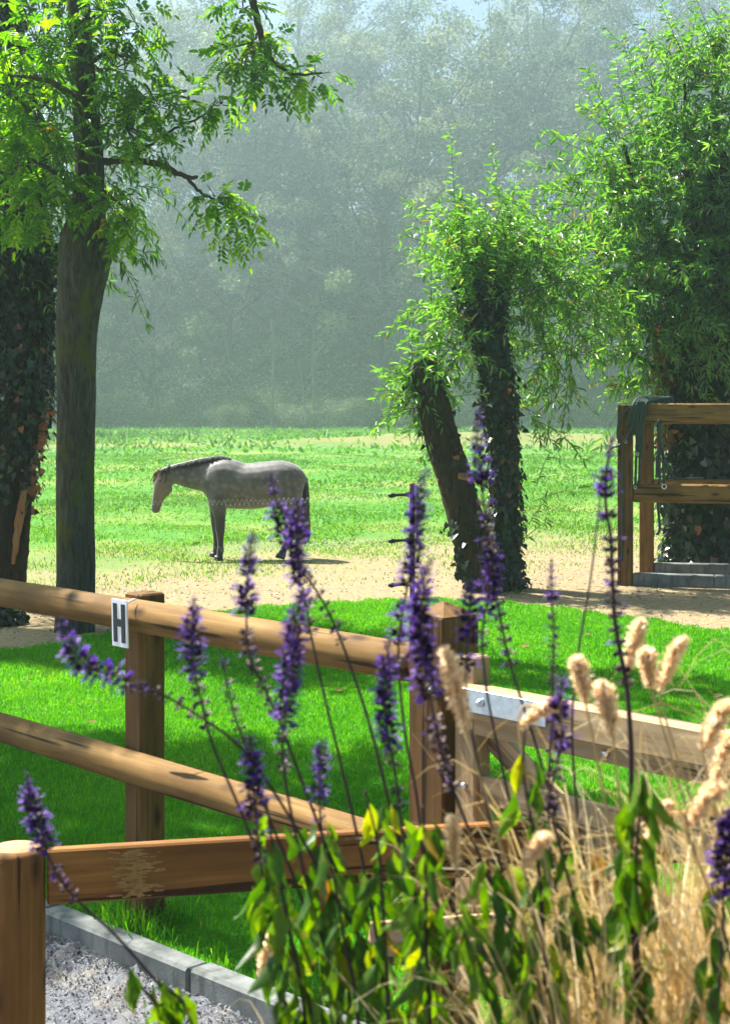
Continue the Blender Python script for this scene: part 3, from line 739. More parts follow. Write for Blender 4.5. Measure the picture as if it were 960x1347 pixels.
def ivy_on(mb, p, r, n, zmin=-9, zmax=99, spread=1.06, size=.085, side=None, dry=.05, prob=None):
    """ivy leaves hugging a trunk given by its centre line"""
    t, s, u = frames(p); L = len(p)
    f = RNG.random(n) * (L - 1.001); i = f.astype(int); w_ = (f - i)[:, None]
    c = p[i] * (1 - w_) + p[i + 1] * w_; rr = r[i] * (1 - w_[:, 0]) + r[i + 1] * w_[:, 0]
    a = RNG.uniform(0, 2 * math.pi, n)
    o = s[i] * np.cos(a)[:, None] + u[i] * np.sin(a)[:, None]
    if side is not None:
        k = (o @ np.asarray(side, float)) > RNG.uniform(-.9, .5, n)
        c, rr, o, i = c[k], rr[k], o[k], i[k]
    if prob is not None:
        k = RNG.random(len(c)) < prob(c); c, rr, o = c[k], rr[k], o[k]
    n = len(c)
    lump = 1 + .12 * np.sin(c[:, 2] * 5 + 3 * o[:, 0]) + RNG.exponential(.12, n)
    pos = c + o * (rr * spread * lump)[:, None]
    d = nrm(np.array([0, 0, -1.0]) + o * .55 + RNG.normal(0, .45, (n, 3)))
    sz = size * RNG.uniform(.5, 1.25, n)
    tt = RNG.random(n) * .94; dr = RNG.random(n) < dry; tt[dr] = RNG.uniform(.95, 1, dr.sum())
    add_leaves(mb, pos, d, o + RNG.normal(0, .3, (n, 3)), sz, sz * .85, IVY, tint=tt)

def shoots(mb, tw, starts, dirs, lens, leaf=.13, gap=.030, droop=.5, wl=.20, tints=(0, 1), twr=.006, first=.05):
    """leafy willow shoots: one thin twig each with alternate leaves"""
    for s0, d0, L in zip(starts, dirs, lens):
        n = max(5, int(L / .12)); q = np.linspace(0, 1, n)[:, None]
        d0 = nrm(d0); kick = RNG.normal(0, .10, 3)
        p = s0 + d0 * q * L + (np.array([0, 0, -1.0]) * droop + kick) * (q ** 2) * L * .5
        add_tube(tw, p, np.linspace(twr, twr * .35, n), 3, caps=False)
        m_ = int(L * (1 - first) / gap)
        if m_ < 2: continue
        f = np.sort(RNG.uniform(first, 1, m_)) * (n - 1.001); i = f.astype(int); w_ = (f - i)[:, None]
        c = p[i] * (1 - w_) + p[i + 1] * w_; t = nrm(p[i + 1] - p[i])
        a = RNG.uniform(0, 6.28, m_); rd = rand_dir(m_); side = nrm(np.cross(t, rd))
        ld = nrm(t * RNG.uniform(.35, 1.1, (m_, 1)) + side + np.array([0, 0, -.25]))
        sz = leaf * RNG.uniform(.55, 1.15, m_) * (1 - .35 * (f / n) ** 3)
        add_leaves(mb, c, ld, rand_dir(m_) * .6 + np.array([0, 0, 1.0]), sz, sz * wl, LANCE,
                   tint=np.clip(tints[0] + (tints[1] - tints[0]) * RNG.random(m_), 0, 1))

# --- ash on the left, moss on its bole
AD = 15.0
ab = P(98, 845, AD); ab[2] = 0
ash = thing('ash_tree', ab, 'mossy straight-trunked tree with feathery compound leaves left of the horse', 'tree')
p, r = px_trunk([(98, 856, 36), (98, 832, 31), (98, 760, 29), (97, 640, 28), (99, 540, 28.5), (99, 440, 31), (104, 380, 35), (110, 330, 40),
                 (112, 305, 34), (116, 270, 25), (118, 220, 22), (114, 150, 20), (108, 60, 17), (104, -60, 16), (98, -200, 14), (96, -420, 9), (98, -620, 4)], AD, 240)
p[:, 1] += .10 * np.sin(np.linspace(0, 5, 240))
mb = MB(); r = r * .88; add_tube(mb, p, r, 56, ridge=.016); mb.build('trunk', M['bark_moss'], ash)
mb = MB(); kn = P(148, 322, AD); add_tube(mb, [P(132, 330, AD), P(144, 324, AD - .02), P(153, 318, AD - .02)], [.16, .10, .07], 10, rough=.05)
mb.build('branch_stub', M['bark_moss'], ash)
limb = MB()
def lb(pts, r0, r1, d=AD, n=24, k=7):
    q = spline([P(a, b, d + (c if len(pt) > 2 else 0)) for pt in pts for (a, b, c) in [tuple(pt) + ((0,) if len(pt) < 3 else ())]], n)
    q = q + RNG.normal(0, .006, q.shape) * (np.arange(n)[:, None] > 0)
    add_tube(limb, q, np.linspace(r0, r1, n), k, rough=.05); return q
lb([(130, 214), (160, 211), (200, 214), (232, 226), (250, 233), (262, 233)], .042, .016)
lb([(236, 227), (255, 243), (268, 256), (285, 264), (305, 275)], .020, .008)
lb([(176, 210), (205, 186), (232, 168), (262, 155), (278, 143), (284, 128)], .018, .006)
lb([(104, -60, 0), (180, -110, -.2), (260, -90, -.4), (318, -40, -.5), (338, 25, -.5), (350, 70, -.5), (382, 96, -.5), (425, 96, -.5)], .075, .008, n=40)
lb([(342, 40, -.5), (322, 75, -.5), (305, 120, -.5)], .012, .005)
lb([(350, 70, -.5), (352, 110, -.5)], .010, .004)
lb([(116, 170, 0), (100, 130, -.4), (60, 105, -.8), (10, 100, -1.0)], .05, .012)
lb([(112, 260, 0), (70, 225, -.4), (20, 200, -.7)], .04, .01)
lb([(110, 90, 0), (140, 70, -.4), (170, 75, -.6)], .03, .008)
lb([(118, 240, 0), (150, 262, -.3), (175, 285, -.4)], .025, .007)
lb([(100, -120, 0), (20, -220, -.3), (-80, -300, -.6)], .07, .02)
lb([(98, -220, 0), (180, -330, .3), (260, -400, .8)], .06, .015)
limb.build('limb', M['twig'], ash)
mb = MB(); tw = MB()
def cluster(px, py, rx, ry, n, dd=0.0, rz=.5, size=.30, tint=None, d=AD, outward=1.0):
    if size == .30: n = int(n * 1.45); size = .225
    b = in_ball(n); k = (d + dd) / FPX
    c = P(px, py, d + dd); pos = c + np.stack([b[:, 0] * rx * k, b[:, 1] * rz, b[:, 2] * ry * k], -1)
    dr = nrm(b * outward + np.array([0, -.15, -.35]) + RNG.normal(0, .35, (n, 3)))
    add_compound(mb, pos, dr, size * RNG.uniform(.7, 1.15, n), tint=tint)
    for q in range(0, n, 3):   # twiglets towards the cluster centre
        e = c + (pos[q] - c) * .15
        add_tube(tw, np.linspace(e, pos[q], 4), [.007, .006, .005, .003], 3, caps=False)
for a in ((45, 150, 70, 60, 60, -.5, .6), (40, 215, 75, 55, 70, -.6, .6), (50, 60, 70, 55, 70, -.4, .7), (140, 15, 60, 50, 40, -.3, .5), (150, 90, 50, 50, 30, -.4, .5),
          (175, 130, 45, 30, 26, -.3, .4), (165, 165, 50, 36, 28, -.3, .5), (50, 270, 70, 36, 42, -.5, .5), (140, 265, 45, 30, 22, -.5, .3), (165, 290, 25, 24, 13, -.4, .3),
          (210, 140, 45, 18, 22, -.1, .3), (250, 130, 40, 16, 18, -.1, .3), (292, 138, 22, 20, 12, 0, .2), (205, 200, 14, 12, 6, 0, .2), (245, 186, 10, 10, 4, 0, .1),
          (285, 262, 26, 25, 18, 0, .3), (315, 280, 28, 26, 18, 0, .3), (297, 310, 16, 16, 8, 0, .2), (320, 12, 34, 18, 16, -.5, .3), (335, 55, 36, 26, 22, -.5, .3),
          (310, 78, 30, 16, 14, -.5, .3), (345, 100, 34, 24, 20, -.5, .3), (415, 98, 30, 15, 13, -.5, .2), (395, 100, 14, 12, 5, -.5, .2),
          (20, 120, 50, 90, 45, -.8, .5), (185, 40, 22, 40, 16, -.4, .3)): cluster(*a)
# the crown above the picture
for a in ((90, -90, 70, 40, 30, 0, .6), (130, -230, 100, 70, 40, .3, .8), (110, -340, 100, 80, 40, .3, .8), (100, -480, 100, 100, 40, .3, .8)):
    cluster(*a, size=.42)
mb.build('crown', M['ash_leaf'], ash, kind='stuff'); tw.build('twigs', M['twig'], ash, kind='stuff')

# --- dark leaning ivied tree at the left edge
ID = 17.0
ib = P(12, 800, ID); ib[2] = 0
ivt = thing('ivied_leaning_tree', ib, 'dark leaning ivy-clad tree with torn orange heartwood at the left edge', 'tree')
p, r = px_trunk([(2, 812, 34), (4, 770, 30), (9, 700, 29), (15, 620, 30), (22, 540, 34), (28, 460, 38), (30, 380, 40), (22, 280, 38), (8, 160, 36), (-8, 20, 32), (-20, -160, 26), (-30, -380, 14), (-30, -500, 6)], ID, 160)
mb = MB(); add_tube(mb, p, r, 48, ridge=.035); mb.build('trunk', M['bark_dark'], ivt)
mb = MB(); hp, hr = px_trunk([(17, 742, 3), (21, 715, 5), (26, 680, 6), (30, 655, 5), (34, 635, 3)], ID - .22, 20)
add_tube(mb, hp, hr, 8, rough=.08, flat=.6); mb.build('torn_strip', M['heartwood'], ivt)
mb = MB(); hp, hr = px_trunk([(22, 752, 6), (30, 715, 5), (37, 680, 4), (41, 655, 2)], ID - .15, 20)
add_tube(mb, hp, hr, 8, rough=.08); mb.build('split_bark', M['bark_dark'], ivt)
mb = MB(); ivy_on(mb, p, r, 11000, size=.075, spread=1.06, dry=.012, prob=lambda c: np.clip((c[:, 2] - 1.0) / 1.0, 0, 1))
n = 38; q = np.stack([P(x, y, ID - .1) for x, y in zip(np.interp(RNG.random(n), [0, 1], [0, 1]) * 16 + 44 + RNG.normal(0, 3, n), RNG.uniform(520, 670, n))])
q[:, 0] += -.0009 * 0
k = RNG.uniform(0, 1, n)
add_leaves(mb, np.stack([P(62 - 22 * f + RNG.normal(0, 4), 535 + 135 * f, ID - .15) for f in k]), rand_dir(n) + np.array([0, 0, -.7]), rand_dir(n) * .5 + np.array([0, -1, 0]), RNG.uniform(.05, .11, n), .07, IVY, tint=RNG.uniform(.95, 1, n))
mb.build('ivy', M['ivy_leaf'], ivt, kind='stuff')
mb = MB(); tw = MB()
def willow_mass(centre, rad, n, lens=(.5, 1.1), bias=(0, 0, .4), mbx=None, twx=None, **kw):
    b = in_ball(n, shell=.6); st = np.asarray(centre) + b * np.asarray(rad) * .75
    d = nrm(b + np.asarray(bias) + RNG.normal(0, .35, (n, 3)))
    shoots(mbx, twx, st, d, RNG.uniform(*lens, n), **kw)
for (px, py, rx, ry, n) in ((0, 330, 60, 60, 60), (-10, 200, 90, 90, 80), (20, 60, 110, 90, 90), (-20, -90, 90, 60, 40), (-150, 150, 90, 80, 110), (-160, 30, 100, 80, 110), (-270, 100, 90, 100, 110)):
    willow_mass(P(px, py, ID), (rx * ID / FPX, .8, ry * ID / FPX), n, (.6, 1.2), (0, -.1, 0), mb, tw, droop=.9, leaf=.16, gap=.04, tints=(0, .7))
for (px, py) in ((150, 205), (165, 265), (175, 250), (150, 330), (140, 240)):
    willow_mass(P(px, py, ID - .4), (.15, .2, .15), 5, (.4, .7), (.6, 0, -.3), mb, tw, droop=.8, leaf=.15, gap=.04, tints=(0, .6))
mb.build('crown', M['willow_leaf'], ivt, kind='stuff'); tw.build('twigs', M['twig'], ivt, kind='stuff')

# ivy clump at its foot
cl = thing('ivy_clump', P(8, 820, 15.6) * [1, 1, 0], 'low dark green ivy clump at the foot of the left trunk', 'shrub')
mb = MB(); n = 900; b = in_ball(n); b[:, 2] = np.abs(b[:, 2])
add_leaves(mb, P(2, 0, 15.6) * [1, 1, 0] + b * [.26, .3, .26], rand_dir(n) + np.array([0, 0, -.3]), b + np.array([0, 0, .4]), RNG.uniform(.05, .10, n), .06, IVY, tint=RNG.random(n) * .94)
mb.build('leaves', M['ivy_leaf'], cl, kind='stuff')

# --- tree standing left of the frame; its crown shades the near lawn
sb = np.array([-6.0, 11.3, 0.0])
st_ = thing('shade_tree', sb, 'broad leafy tree just left of the view that shades the near lawn', 'tree')
mb = MB(); q = spline([sb + a for a in np.array([[0, 0, -.2], [0, .05, 2], [.1, 0, 5], [.2, 0, 8], [.2, .1, 11]])], 30)
add_tube(mb, q, np.linspace(.26, .05, 30), 14, rough=.03); mb.build('trunk', M['bark_dark'], st_)
mb = MB(); n = 2300; b = in_ball(n); pos = sb + np.array([.1, .1, 8.2]) + b * [2.5, 1.6, 2.0]
add_compound(mb, pos, b + np.array([0, 0, -.3]), .42 * RNG.uniform(.7, 1.1, n), nl=7); mb.build('crown', M['ash_leaf'], st_, kind='stuff')

tb_ = np.array([-7.9, 18.4, 0.0])
t2 = thing('shade_tree', tb_, 'tall leafy tree left of the view behind the ash that shades the lawn edge', 'tree')
mb = MB(); q = spline([tb_ + a for a in np.array([[0, 0, -.2], [0, .05, 3], [.1, 0, 7], [.1, 0, 12]])], 30)
add_tube(mb, q, np.linspace(.25, .05, 30), 14, rough=.03); mb.build('trunk', M['bark_dark'], t2)
mb = MB(); n = 1300; b = in_ball(n); pos = tb_ + np.array([.1, 0, 11.0]) + b * [1.75, 1.1, 1.3]
add_compound(mb, pos, b + np.array([0, 0, -.3]), .42 * RNG.uniform(.7, 1.1, n), nl=7); mb.build('crown', M['ash_leaf'], t2, kind='stuff')

# --- forked pollard willow in the middle
WD = 18.7
wb = P(655, 785, WD); wb[2] = 0
wil = thing('pollard_willow', wb, 'forked ivy-clad pollard willow with pale slender leaves, right of the horse', 'tree')
pl, rl = px_trunk([(648, 795, 33), (640, 775, 27), (622, 715, 24), (603, 650, 23), (585, 590, 22), (570, 535, 22), (558, 500, 21), (553, 484, 19), (550, 473, 9)], WD - .1, 120)
mb = MB(); add_tube(mb, pl, rl, 52, ridge=.045); mb.build('trunk', M['bark_willow'], wil)
pr_, rr_ = px_trunk([(668, 795, 26), (668, 775, 19), (665, 700, 17), (663, 620, 17), (657, 540, 19), (648, 470, 21), (638, 415, 23), (632, 385, 25), (630, 368, 19)], WD + .12, 130)
mb = MB(); add_tube(mb, pr_, rr_, 52, ridge=.045); mb.build('trunk', M['bark_willow'], wil)
mb = MB(); add_tube(mb, [P(622, 628, WD - .2), P(612, 627, WD - .33), P(604, 626, WD - .38)], [.05, .045, .04], 8); mb.build('branch_stub', M['heartwood'], wil)
mb = MB()
ivy_on(mb, pr_, rr_, 4800, size=.072, spread=1.04, dry=.035)
ivy_on(mb, pl, rl, 700, size=.08, spread=1.05, prob=lambda c: np.where(c[:, 2] < .9, .9, .25))
n = 90
ip = np.stack([P(*a, WD - .25) for a in zip(np.interp(RNG.random(n), [0, 1], [600, 628]) , RNG.uniform(690, 760, n))])
add_leaves(mb, ip, np.array([0, 0, -1.]) + RNG.normal(0, .4, (n, 3)), np.array([0, -1., .2]) + RNG.normal(0, .4, (n, 3)), .09, .08, IVY)
mb.build('ivy', M['ivy_leaf'], wil, kind='stuff')
mb = MB(); tw = MB()
head = P(640, 372, WD); k = WD / FPX
n = 105
d = nrm(np.stack([RNG.normal(0, .62, n), RNG.normal(0, .6, n), RNG.uniform(.35, 1.2, n)], -1))
shoots(mb, tw, head + RNG.normal(0, .16, (n, 3)), d, RNG.uniform(.6, 1.6, n), leaf=.15, gap=.030, droop=.3, tints=(.4, .98))
n = 34
d = nrm(np.stack([RNG.normal(.1, .8, n), RNG.uniform(0, .8, n), RNG.uniform(-.3, .6, n)], -1))
shoots(mb, tw, P(645, 400, WD + .25) + RNG.normal(0, .22, (n, 3)), d, RNG.uniform(.5, 1.1, n), leaf=.14, gap=.022, droop=.9, tints=(.1, 1))
shoots(mb, tw, np.array([P(600, 300, WD)]), np.array([[-.06, 0, 1.0]]), [1.35], leaf=.15, gap=.03, droop=.05, tints=(.5, .95))
shoots(mb, tw, np.array([P(610, 330, WD), P(600, 340, WD)]), np.array([[-.5, 0, .7], [-.7, 0, .4]]), [.9, .8], leaf=.15, gap=.03, droop=.3, tints=(.5, .95))
# right part of the crown hanging towards the corral
for (px, py, rx, ry, n) in ((710, 370, 55, 55, 32), (740, 420, 50, 50, 34), (725, 470, 45, 35, 20), (765, 360, 40, 55, 24), (690, 330, 55, 45, 26), (740, 500, 18, 20, 4), (600, 340, 45, 60, 28),
                        (700, 540, 25, 30, 9)):
    willow_mass(P(px, py, WD + .4), (rx * k, .6, ry * k), n, (.4, .9), (.1, 0, .2), mb, tw, droop=.7, leaf=.15, gap=.030, tints=(.3, .985))
# leaves on the cut stem and up the left side
for (px, py, rx, ry, n) in ((552, 478, 24, 24, 20), (562, 520, 28, 34, 16), (590, 450, 35, 45, 22), (575, 420, 26, 40, 13), (600, 400, 30, 30, 12), (575, 560, 14, 25, 7), (545, 520, 14, 16, 6)):
    willow_mass(P(px, py, WD - .15), (rx * k, .35, ry * k), n, (.3, .6), (-.35, 0, .2), mb, tw, droop=.5, leaf=.15, gap=.026, tints=(.4, .96))
# sucker shoot at the foot
for a, d_, L in ((P(676, 720, WD), (.5, -.2, .5), .7), (P(695, 690, WD), (.5, -.1, .9), .7), (P(700, 660, WD + .2), (.9, 0, .4), .7), (P(705, 640, WD), (.3, 0, 1), .6)):
    shoots(mb, tw, np.array([a]), np.array([d_]), [L], leaf=.13, gap=.06, droop=.4, tints=(.1, .6))
mb.build('crown', M['willow_leaf'], wil, kind='stuff'); tw.build('twigs', M['twig'], wil, kind='stuff')

# --- big ivied willow at the right edge
BD = 21.5
bb = P(930, 745, BD); bb[2] = 0
big = thing('ivied_willow', bb, 'big dark ivy-covered willow with a tall spreading crown behind the corral', 'tree')
p, r = px_trunk([(932, 770, 52), (932, 740, 44), (932, 640, 42), (930, 540, 43), (928, 440, 42), (930, 340, 40), (934, 250, 34), (938, 180, 10), (940, 110, 4), (942, 60, 2)], BD, 50)
mb = MB(); add_tube(mb, p, r, 22, rough=.04); mb.build('trunk', M['bark_dark'], big)
mb = MB()
for pts, r0 in (([(930, 540), (885, 500), (850, 478), (815, 452)], .05), ([(930, 400), (880, 330), (840, 260), (820, 190)], .09), ([(932, 340), (985, 250), (1040, 150)], .1), ([(930, 300), (905, 200), (900, 110)], .08),
                ([(930, 420), (870, 385), (810, 380)], .07)):
    q = spline([P(a, b, BD - .3 * i) for i, (a, b) in enumerate(pts)], 20); add_tube(mb, q, np.linspace(r0, r0 * .25, 20), 8, rough=.05)
mb.build('limb', M['bark_dark'], big)
mb = MB(); ivy_on(mb, p, r, 15000, size=.12, spread=1.12, dry=.012, prob=lambda c: np.where(c[:, 2] > 5.6, 0, np.where(c[:, 2] > 4.6, .3, 1.0)))
n = 130; f = RNG.random(n); yy = np.array([388, 470, 480, 520])
ip = np.stack([P(a, b, BD - .45) for a, b in zip(np.interp(f, [0, .3, .7, 1], [872, 868, 872, 888]) + RNG.normal(0, 6, n), np.interp(f, [0, .3, .7, 1], [440, 470, 500, 515]) + RNG.normal(0, 7, n))])
add_leaves(mb, ip, np.array([0, 0, -1.]) + RNG.normal(0, .5, (n, 3)), np.array([0, -1., .2]) + RNG.normal(0, .5, (n, 3)), RNG.uniform(.06, .12, n), .08, IVY, tint=RNG.uniform(.95, .99, n))
n = 34
ip = np.stack([P(a, b, BD - .5) for a, b in zip(875 + RNG.normal(0, 7, n), RNG.uniform(555, 590, n))])
add_leaves(mb, ip, np.array([0, 0, -1.]) + RNG.normal(0, .5, (n, 3)), np.array([0, -1., .2]) + RNG.normal(0, .5, (n, 3)), RNG.uniform(.06, .12, n), .08, IVY, tint=RNG.uniform(.95, .99, n))
n = 700
ip = np.stack([P(a, b, BD - .45) for a, b in zip(888 + RNG.normal(0, 9, n), RNG.uniform(470, 745, n))])
add_leaves(mb, ip, np.array([-.2, 0, -1.]) + RNG.normal(0, .5, (n, 3)), np.array([-.3, -1., .4]) + RNG.normal(0, .5, (n, 3)), RNG.uniform(.06, .11, n), .08, IVY, tint=RNG.uniform(.3, .94, n))
mb.build('ivy', M['ivy_leaf'], big, kind='stuff')
mb = MB(); tw = MB(); k = BD / FPX
for (px, py, rx, ry, n, dp, br) in ((930, 330, 90, 90, 110, 0, 0), (880, 260, 70, 80, 85, .1, 1), (940, 200, 90, 80, 100, .1, 1), (900, 130, 60, 60, 50, -.1, 1), (960, 110, 70, 60, 55, 0, 1), (830, 330, 60, 70, 75, .5, 1),
                            (800, 260, 50, 45, 34, .3, 1), (790, 350, 45, 60, 40, .6, 1), (850, 400, 60, 50, 60, .8, 0), (930, 430, 80, 50, 70, .9, 0), (1000, 280, 80, 130, 90, .3, 0),
                            (840, 200, 50, 45, 36, 0, 1), (1040, 140, 90, 110, 70, .2, 0), (835, 425, 30, 28, 10, .8, 1), (855, 470, 35, 30, 22, .6, 1), (1080, 320, 90, 120, 70, .6, 0)):
    willow_mass(P(px, py, BD - .5), (rx * k, 1.0, ry * k), int(n * .78), (.6, 1.2), (0, -.1, .25 if br else -.1), mb, tw, droop=dp, leaf=.17, gap=.029, tints=(.2, .985) if br else (0, .7))
# long upright and sideways shoots of the outline
for (px, py, dx, dz, L) in ((905, 110, 0, 1, 1.1), (880, 110, -.2, 1, .9), (935, 95, .1, 1, 1.0), (830, 175, -.3, 1, 1.35), (840, 150, -.15, 1, 1.2), (815, 200, -.6, .8, 1.0), (955, 70, .1, 1, .9), (780, 240, -.9, .35, 1.1), (770, 255, -1, .15, 1.2),
                        (760, 300, -1, .3, 1.0), (790, 215, -.7, .5, 1.0), (860, 140, -.1, 1, 1.0), (805, 230, -.9, .5, 1.3), (810, 180, -.3, .9, 1.1), (750, 270, -1, .12, .9), (870, 165, -.2, .9, 1.3), (920, 80, -.1, 1, .8)):
    shoots(mb, tw, np.array([P(px, py, BD - .4)]), np.array([[dx, -.1, dz]]), [L], leaf=.19, gap=.035, droop=.25, tints=(.3, .95))
for (px, py, dx, dz, L) in ((838, 470, -.6, .1, .7), (860, 500, -.6, .3, .7), (845, 505, -.9, .0, .7), (870, 510, -.5, .2, .5), (850, 450, -.8, 0, .8), (855, 520, -.4, .2, .5)):
    shoots(mb, tw, np.array([P(px, py, BD - .4)] * 3), np.array([[dx, -.1, dz]]) + RNG.normal(0, .3, (3, 3)), [L] * 3, leaf=.16, gap=.028, droop=.5, tints=(.5, 1))
mb.build('crown', M['willow_leaf'], big, kind='stuff'); tw.build('twigs', M['twig'], big, kind='stuff')

# ------------------------------------------------------------------ woodland in the haze
def far_tree_mesh(seed, h, crown_w, bare, nl, leaf, trunk_r, nlimb, fork=False):
    rng = np.random.default_rng(seed)
    tb = MB(); cb = MB()
    n = 26; z = np.linspace(0, h * .93, n); bend = np.cumsum(rng.normal(0, .012 * h / 6, (n, 2)), 0); bend -= bend[0]
    p = np.column_stack([bend, z]); rr = trunk_r * (1 - .9 * z / z[-1]) ** .8 + .04; rr[0] *= 1.35
    add_tube(tb, p, rr, 9, rough=.04, rng=rng); ends = []
    for i in range(nlimb):
        f = rng.uniform(bare * .8, .9); b = p[int(f * (n - 1))]; a = rng.uniform(0, 6.28)
        L = crown_w * rng.uniform(.55, 1.1) * (.45 + .75 * math.sin(math.pi * min(max((f - bare * .8) / (1 - bare * .8) * .75 + .2, 0), 1))); up = rng.uniform(.3, 1.2)
        q = spline([b, b + np.array([math.cos(a), math.sin(a), up * .8]) * L * .45 + rng.normal(0, .3, 3), b + np.array([math.cos(a), math.sin(a), up]) * L + rng.normal(0, .5, 3)], 9)
        add_tube(tb, q, np.linspace(rr[int(f * (n - 1))] * .55, .03, 9), 6, rough=.05, rng=rng)
        ends += [q[4], q[6], q[8]]
        for _ in range(2):
            e0 = q[rng.integers(4, 8)]; e1 = e0 + rng.normal(0, 1, 3) * L * .25 + [0, 0, L * .15]
            add_tube(tb, np.linspace(e0, e1, 4), [.06, .05, .04, .02], 5, rng=rng); ends.append(e1)
    ends = np.array(ends + [p[-1], p[-3], p[-5]]); ends = ends + rng.normal(0, crown_w * .03, ends.shape)
    ci = rng.integers(0, len(ends), nl); sp = crown_w * .125 * rng.uniform(.7, 1.5, len(ends))
    pos = ends[ci] + rand_dir(nl, rng) * (rng.random(nl) ** .5 * sp[ci])[:, None] * [1.15, 1.15, .85]
    sz = leaf * rng.uniform(.5, 1.2, nl)
    st = RNG.bit_generator.state
    add_leaves(cb, pos, rand_dir(nl, rng) + np.array([0, 0, -.3]), rand_dir(nl, rng), sz, sz * .62, LEAF, tint=np.clip(rng.random(nl) * .25 + .95 * (rng.random(len(ends)) ** 1.3)[ci] - .08, 0, 1))
    return tb.mesh('trunk', M['bark_far']), cb.mesh('crown', M['wood_leaf'])
def shrub_mesh(seed, w_, h, nl, leaf):
    rng = np.random.default_rng(seed); tb = MB(); cb = MB(); ends = []
    for _ in range(16):
        a = rng.uniform(0, 6.28); e = np.array([math.cos(a) * w_ * rng.uniform(.1, .5), math.sin(a) * w_ * rng.uniform(.1, .5), h * rng.uniform(.3, .9)])
        q = spline([np.zeros(3), e * [.4, .4, .6], e], 7); add_tube(tb, q, np.linspace(.09, .02, 7), 5, rng=rng); ends += [q[3], q[4], q[5], q[6]]
    ends = np.array(ends); ci = rng.integers(0, len(ends), nl)
    pos = ends[ci] + rng.normal(0, 1, (nl, 3)) * [w_ * .10, w_ * .10, h * .11]; pos[:, 2] = np.abs(pos[:, 2])
    sz = leaf * rng.uniform(.5, 1.2, nl)
    add_leaves(cb, pos, rand_dir(nl, rng), rand_dir(nl, rng), sz, sz * .6, LEAF, tint=np.clip(rng.random(nl), 0, 1))
    return tb.mesh('stems', M['bark_far']), cb.mesh('foliage', M['wood_leaf'])
TALL = [far_tree_mesh(41, 35, 13, .40, 27000, .40, .6, 20), far_tree_mesh(42, 37, 14, .34, 27000, .40, .65, 22), far_tree_mesh(43, 33, 14, .36, 27000, .40, .7, 22)]
BUSHY = [far_tree_mesh(51, 19, 8.5, .16, 26000, .28, .35, 22), far_tree_mesh(52, 15, 8, .14, 24000, .27, .3, 20)]
SHRUB = [shrub_mesh(61, 7, 5.0, 9000, .30), shrub_mesh(62, 6, 3.6, 8000, .26)]
ORD = ['first', 'second', 'third', 'fourth', 'fifth', 'sixth', 'seventh', 'eighth', 'ninth', 'tenth', 'eleventh', 'twelfth', 'thirteenth', 'fourteenth', 'fifteenth', 'sixteenth', 'seventeenth', 'eighteenth', 'nineteenth', 'twentieth', 'twenty-first', 'twenty-second', 'twenty-third', 'twenty-fourth']
def plant_row(name, spots, variants, names, label, cat, group, seed):
    rng = np.random.default_rng(seed)
    spots = sorted(spots, key=lambda q: (q[0] - 480) * 1.0)
    for i, (px, y, s) in enumerate(spots):
        y = 210 + (y - 113) * 1.5; s = s * (1.46 * rng.uniform(.84, 1.16) if name.startswith('tall') else 1.6 * rng.uniform(.85, 1.15))
        x = (px - 480) / FPX * y
        o = thing(name, (x, y, float(hgt(x, y)) - .1), label % ORD[i], cat, group)
        o.rotation_euler = (0, 0, rng.uniform(0, 6.28)); o.scale = (s, s, s * rng.uniform(.94, 1.06))
        for nm, me in zip(names, variants[(i * 2 + i // 3) % len(variants)]):
            c = bpy.data.objects.new(nm, me); C.objects.link(c); c.parent = o
            if nm in ('crown', 'foliage'): c['kind'] = 'stuff'
plant_row('tall_woodland_tree', [(-250, 150, 1), (-60, 158, .95), (75, 142, 1.0), (215, 160, .9), (330, 150, 1.02), (270, 138, 1.08), (400, 170, 1.1), (455, 163, .95), (560, 146, 1.0), (650, 138, 1.05), (745, 156, .95), (700, 168, 1.1), (850, 148, .98), (965, 160, 1), (1110, 150, 1)],
          TALL, ('trunk', 'crown'), '%s from left of the tallest misty trees at the back of the wood', 'tree', 'tall misty woodland trees', 5)
plant_row('bushy_woodland_tree', [(-180, 122, 1.0), (-30, 125, 1.1), (90, 121, 1.0), (200, 126, 1.15), (300, 122, 1.05), (410, 128, 1.2), (500, 121, 1.25), (610, 126, 1.15), (705, 122, 1.1), (800, 126, 1.1), (905, 121, 1.2), (1020, 124, 1.1), (1150, 122, 1.1), (150, 134, 1.3), (350, 135, 1.3), (560, 134, 1.35)],
          BUSHY, ('trunk', 'crown'), '%s from left of the rounded hazy trees along the wood edge', 'tree', 'rounded hazy trees at the wood edge', 6)
plant_row('woodland_shrub', [(-60, 113, 1), (60, 116, .9), (150, 113, 1.05), (245, 117, .9), (330, 114, .85), (430, 118, .9), (520, 115, 1.0), (600, 116, .9), (690, 113, 1.0), (780, 116, .9), (880, 114, 1.0), (980, 116, 1.0), (285, 119, 1.2), (380, 120, 1.2), (480, 121, 1.3), (565, 119, 1.3), (205, 110, .6), (300, 109, .5), (395, 110, .75), (460, 109, .55), (545, 110, .7), (640, 109, .6), (735, 110, .6), (110, 110, .7)],
          SHRUB, ('stems', 'foliage'), '%s from left of the low hazy bushes at the far field edge', 'shrub', 'low hazy bushes at the field edge', 7)
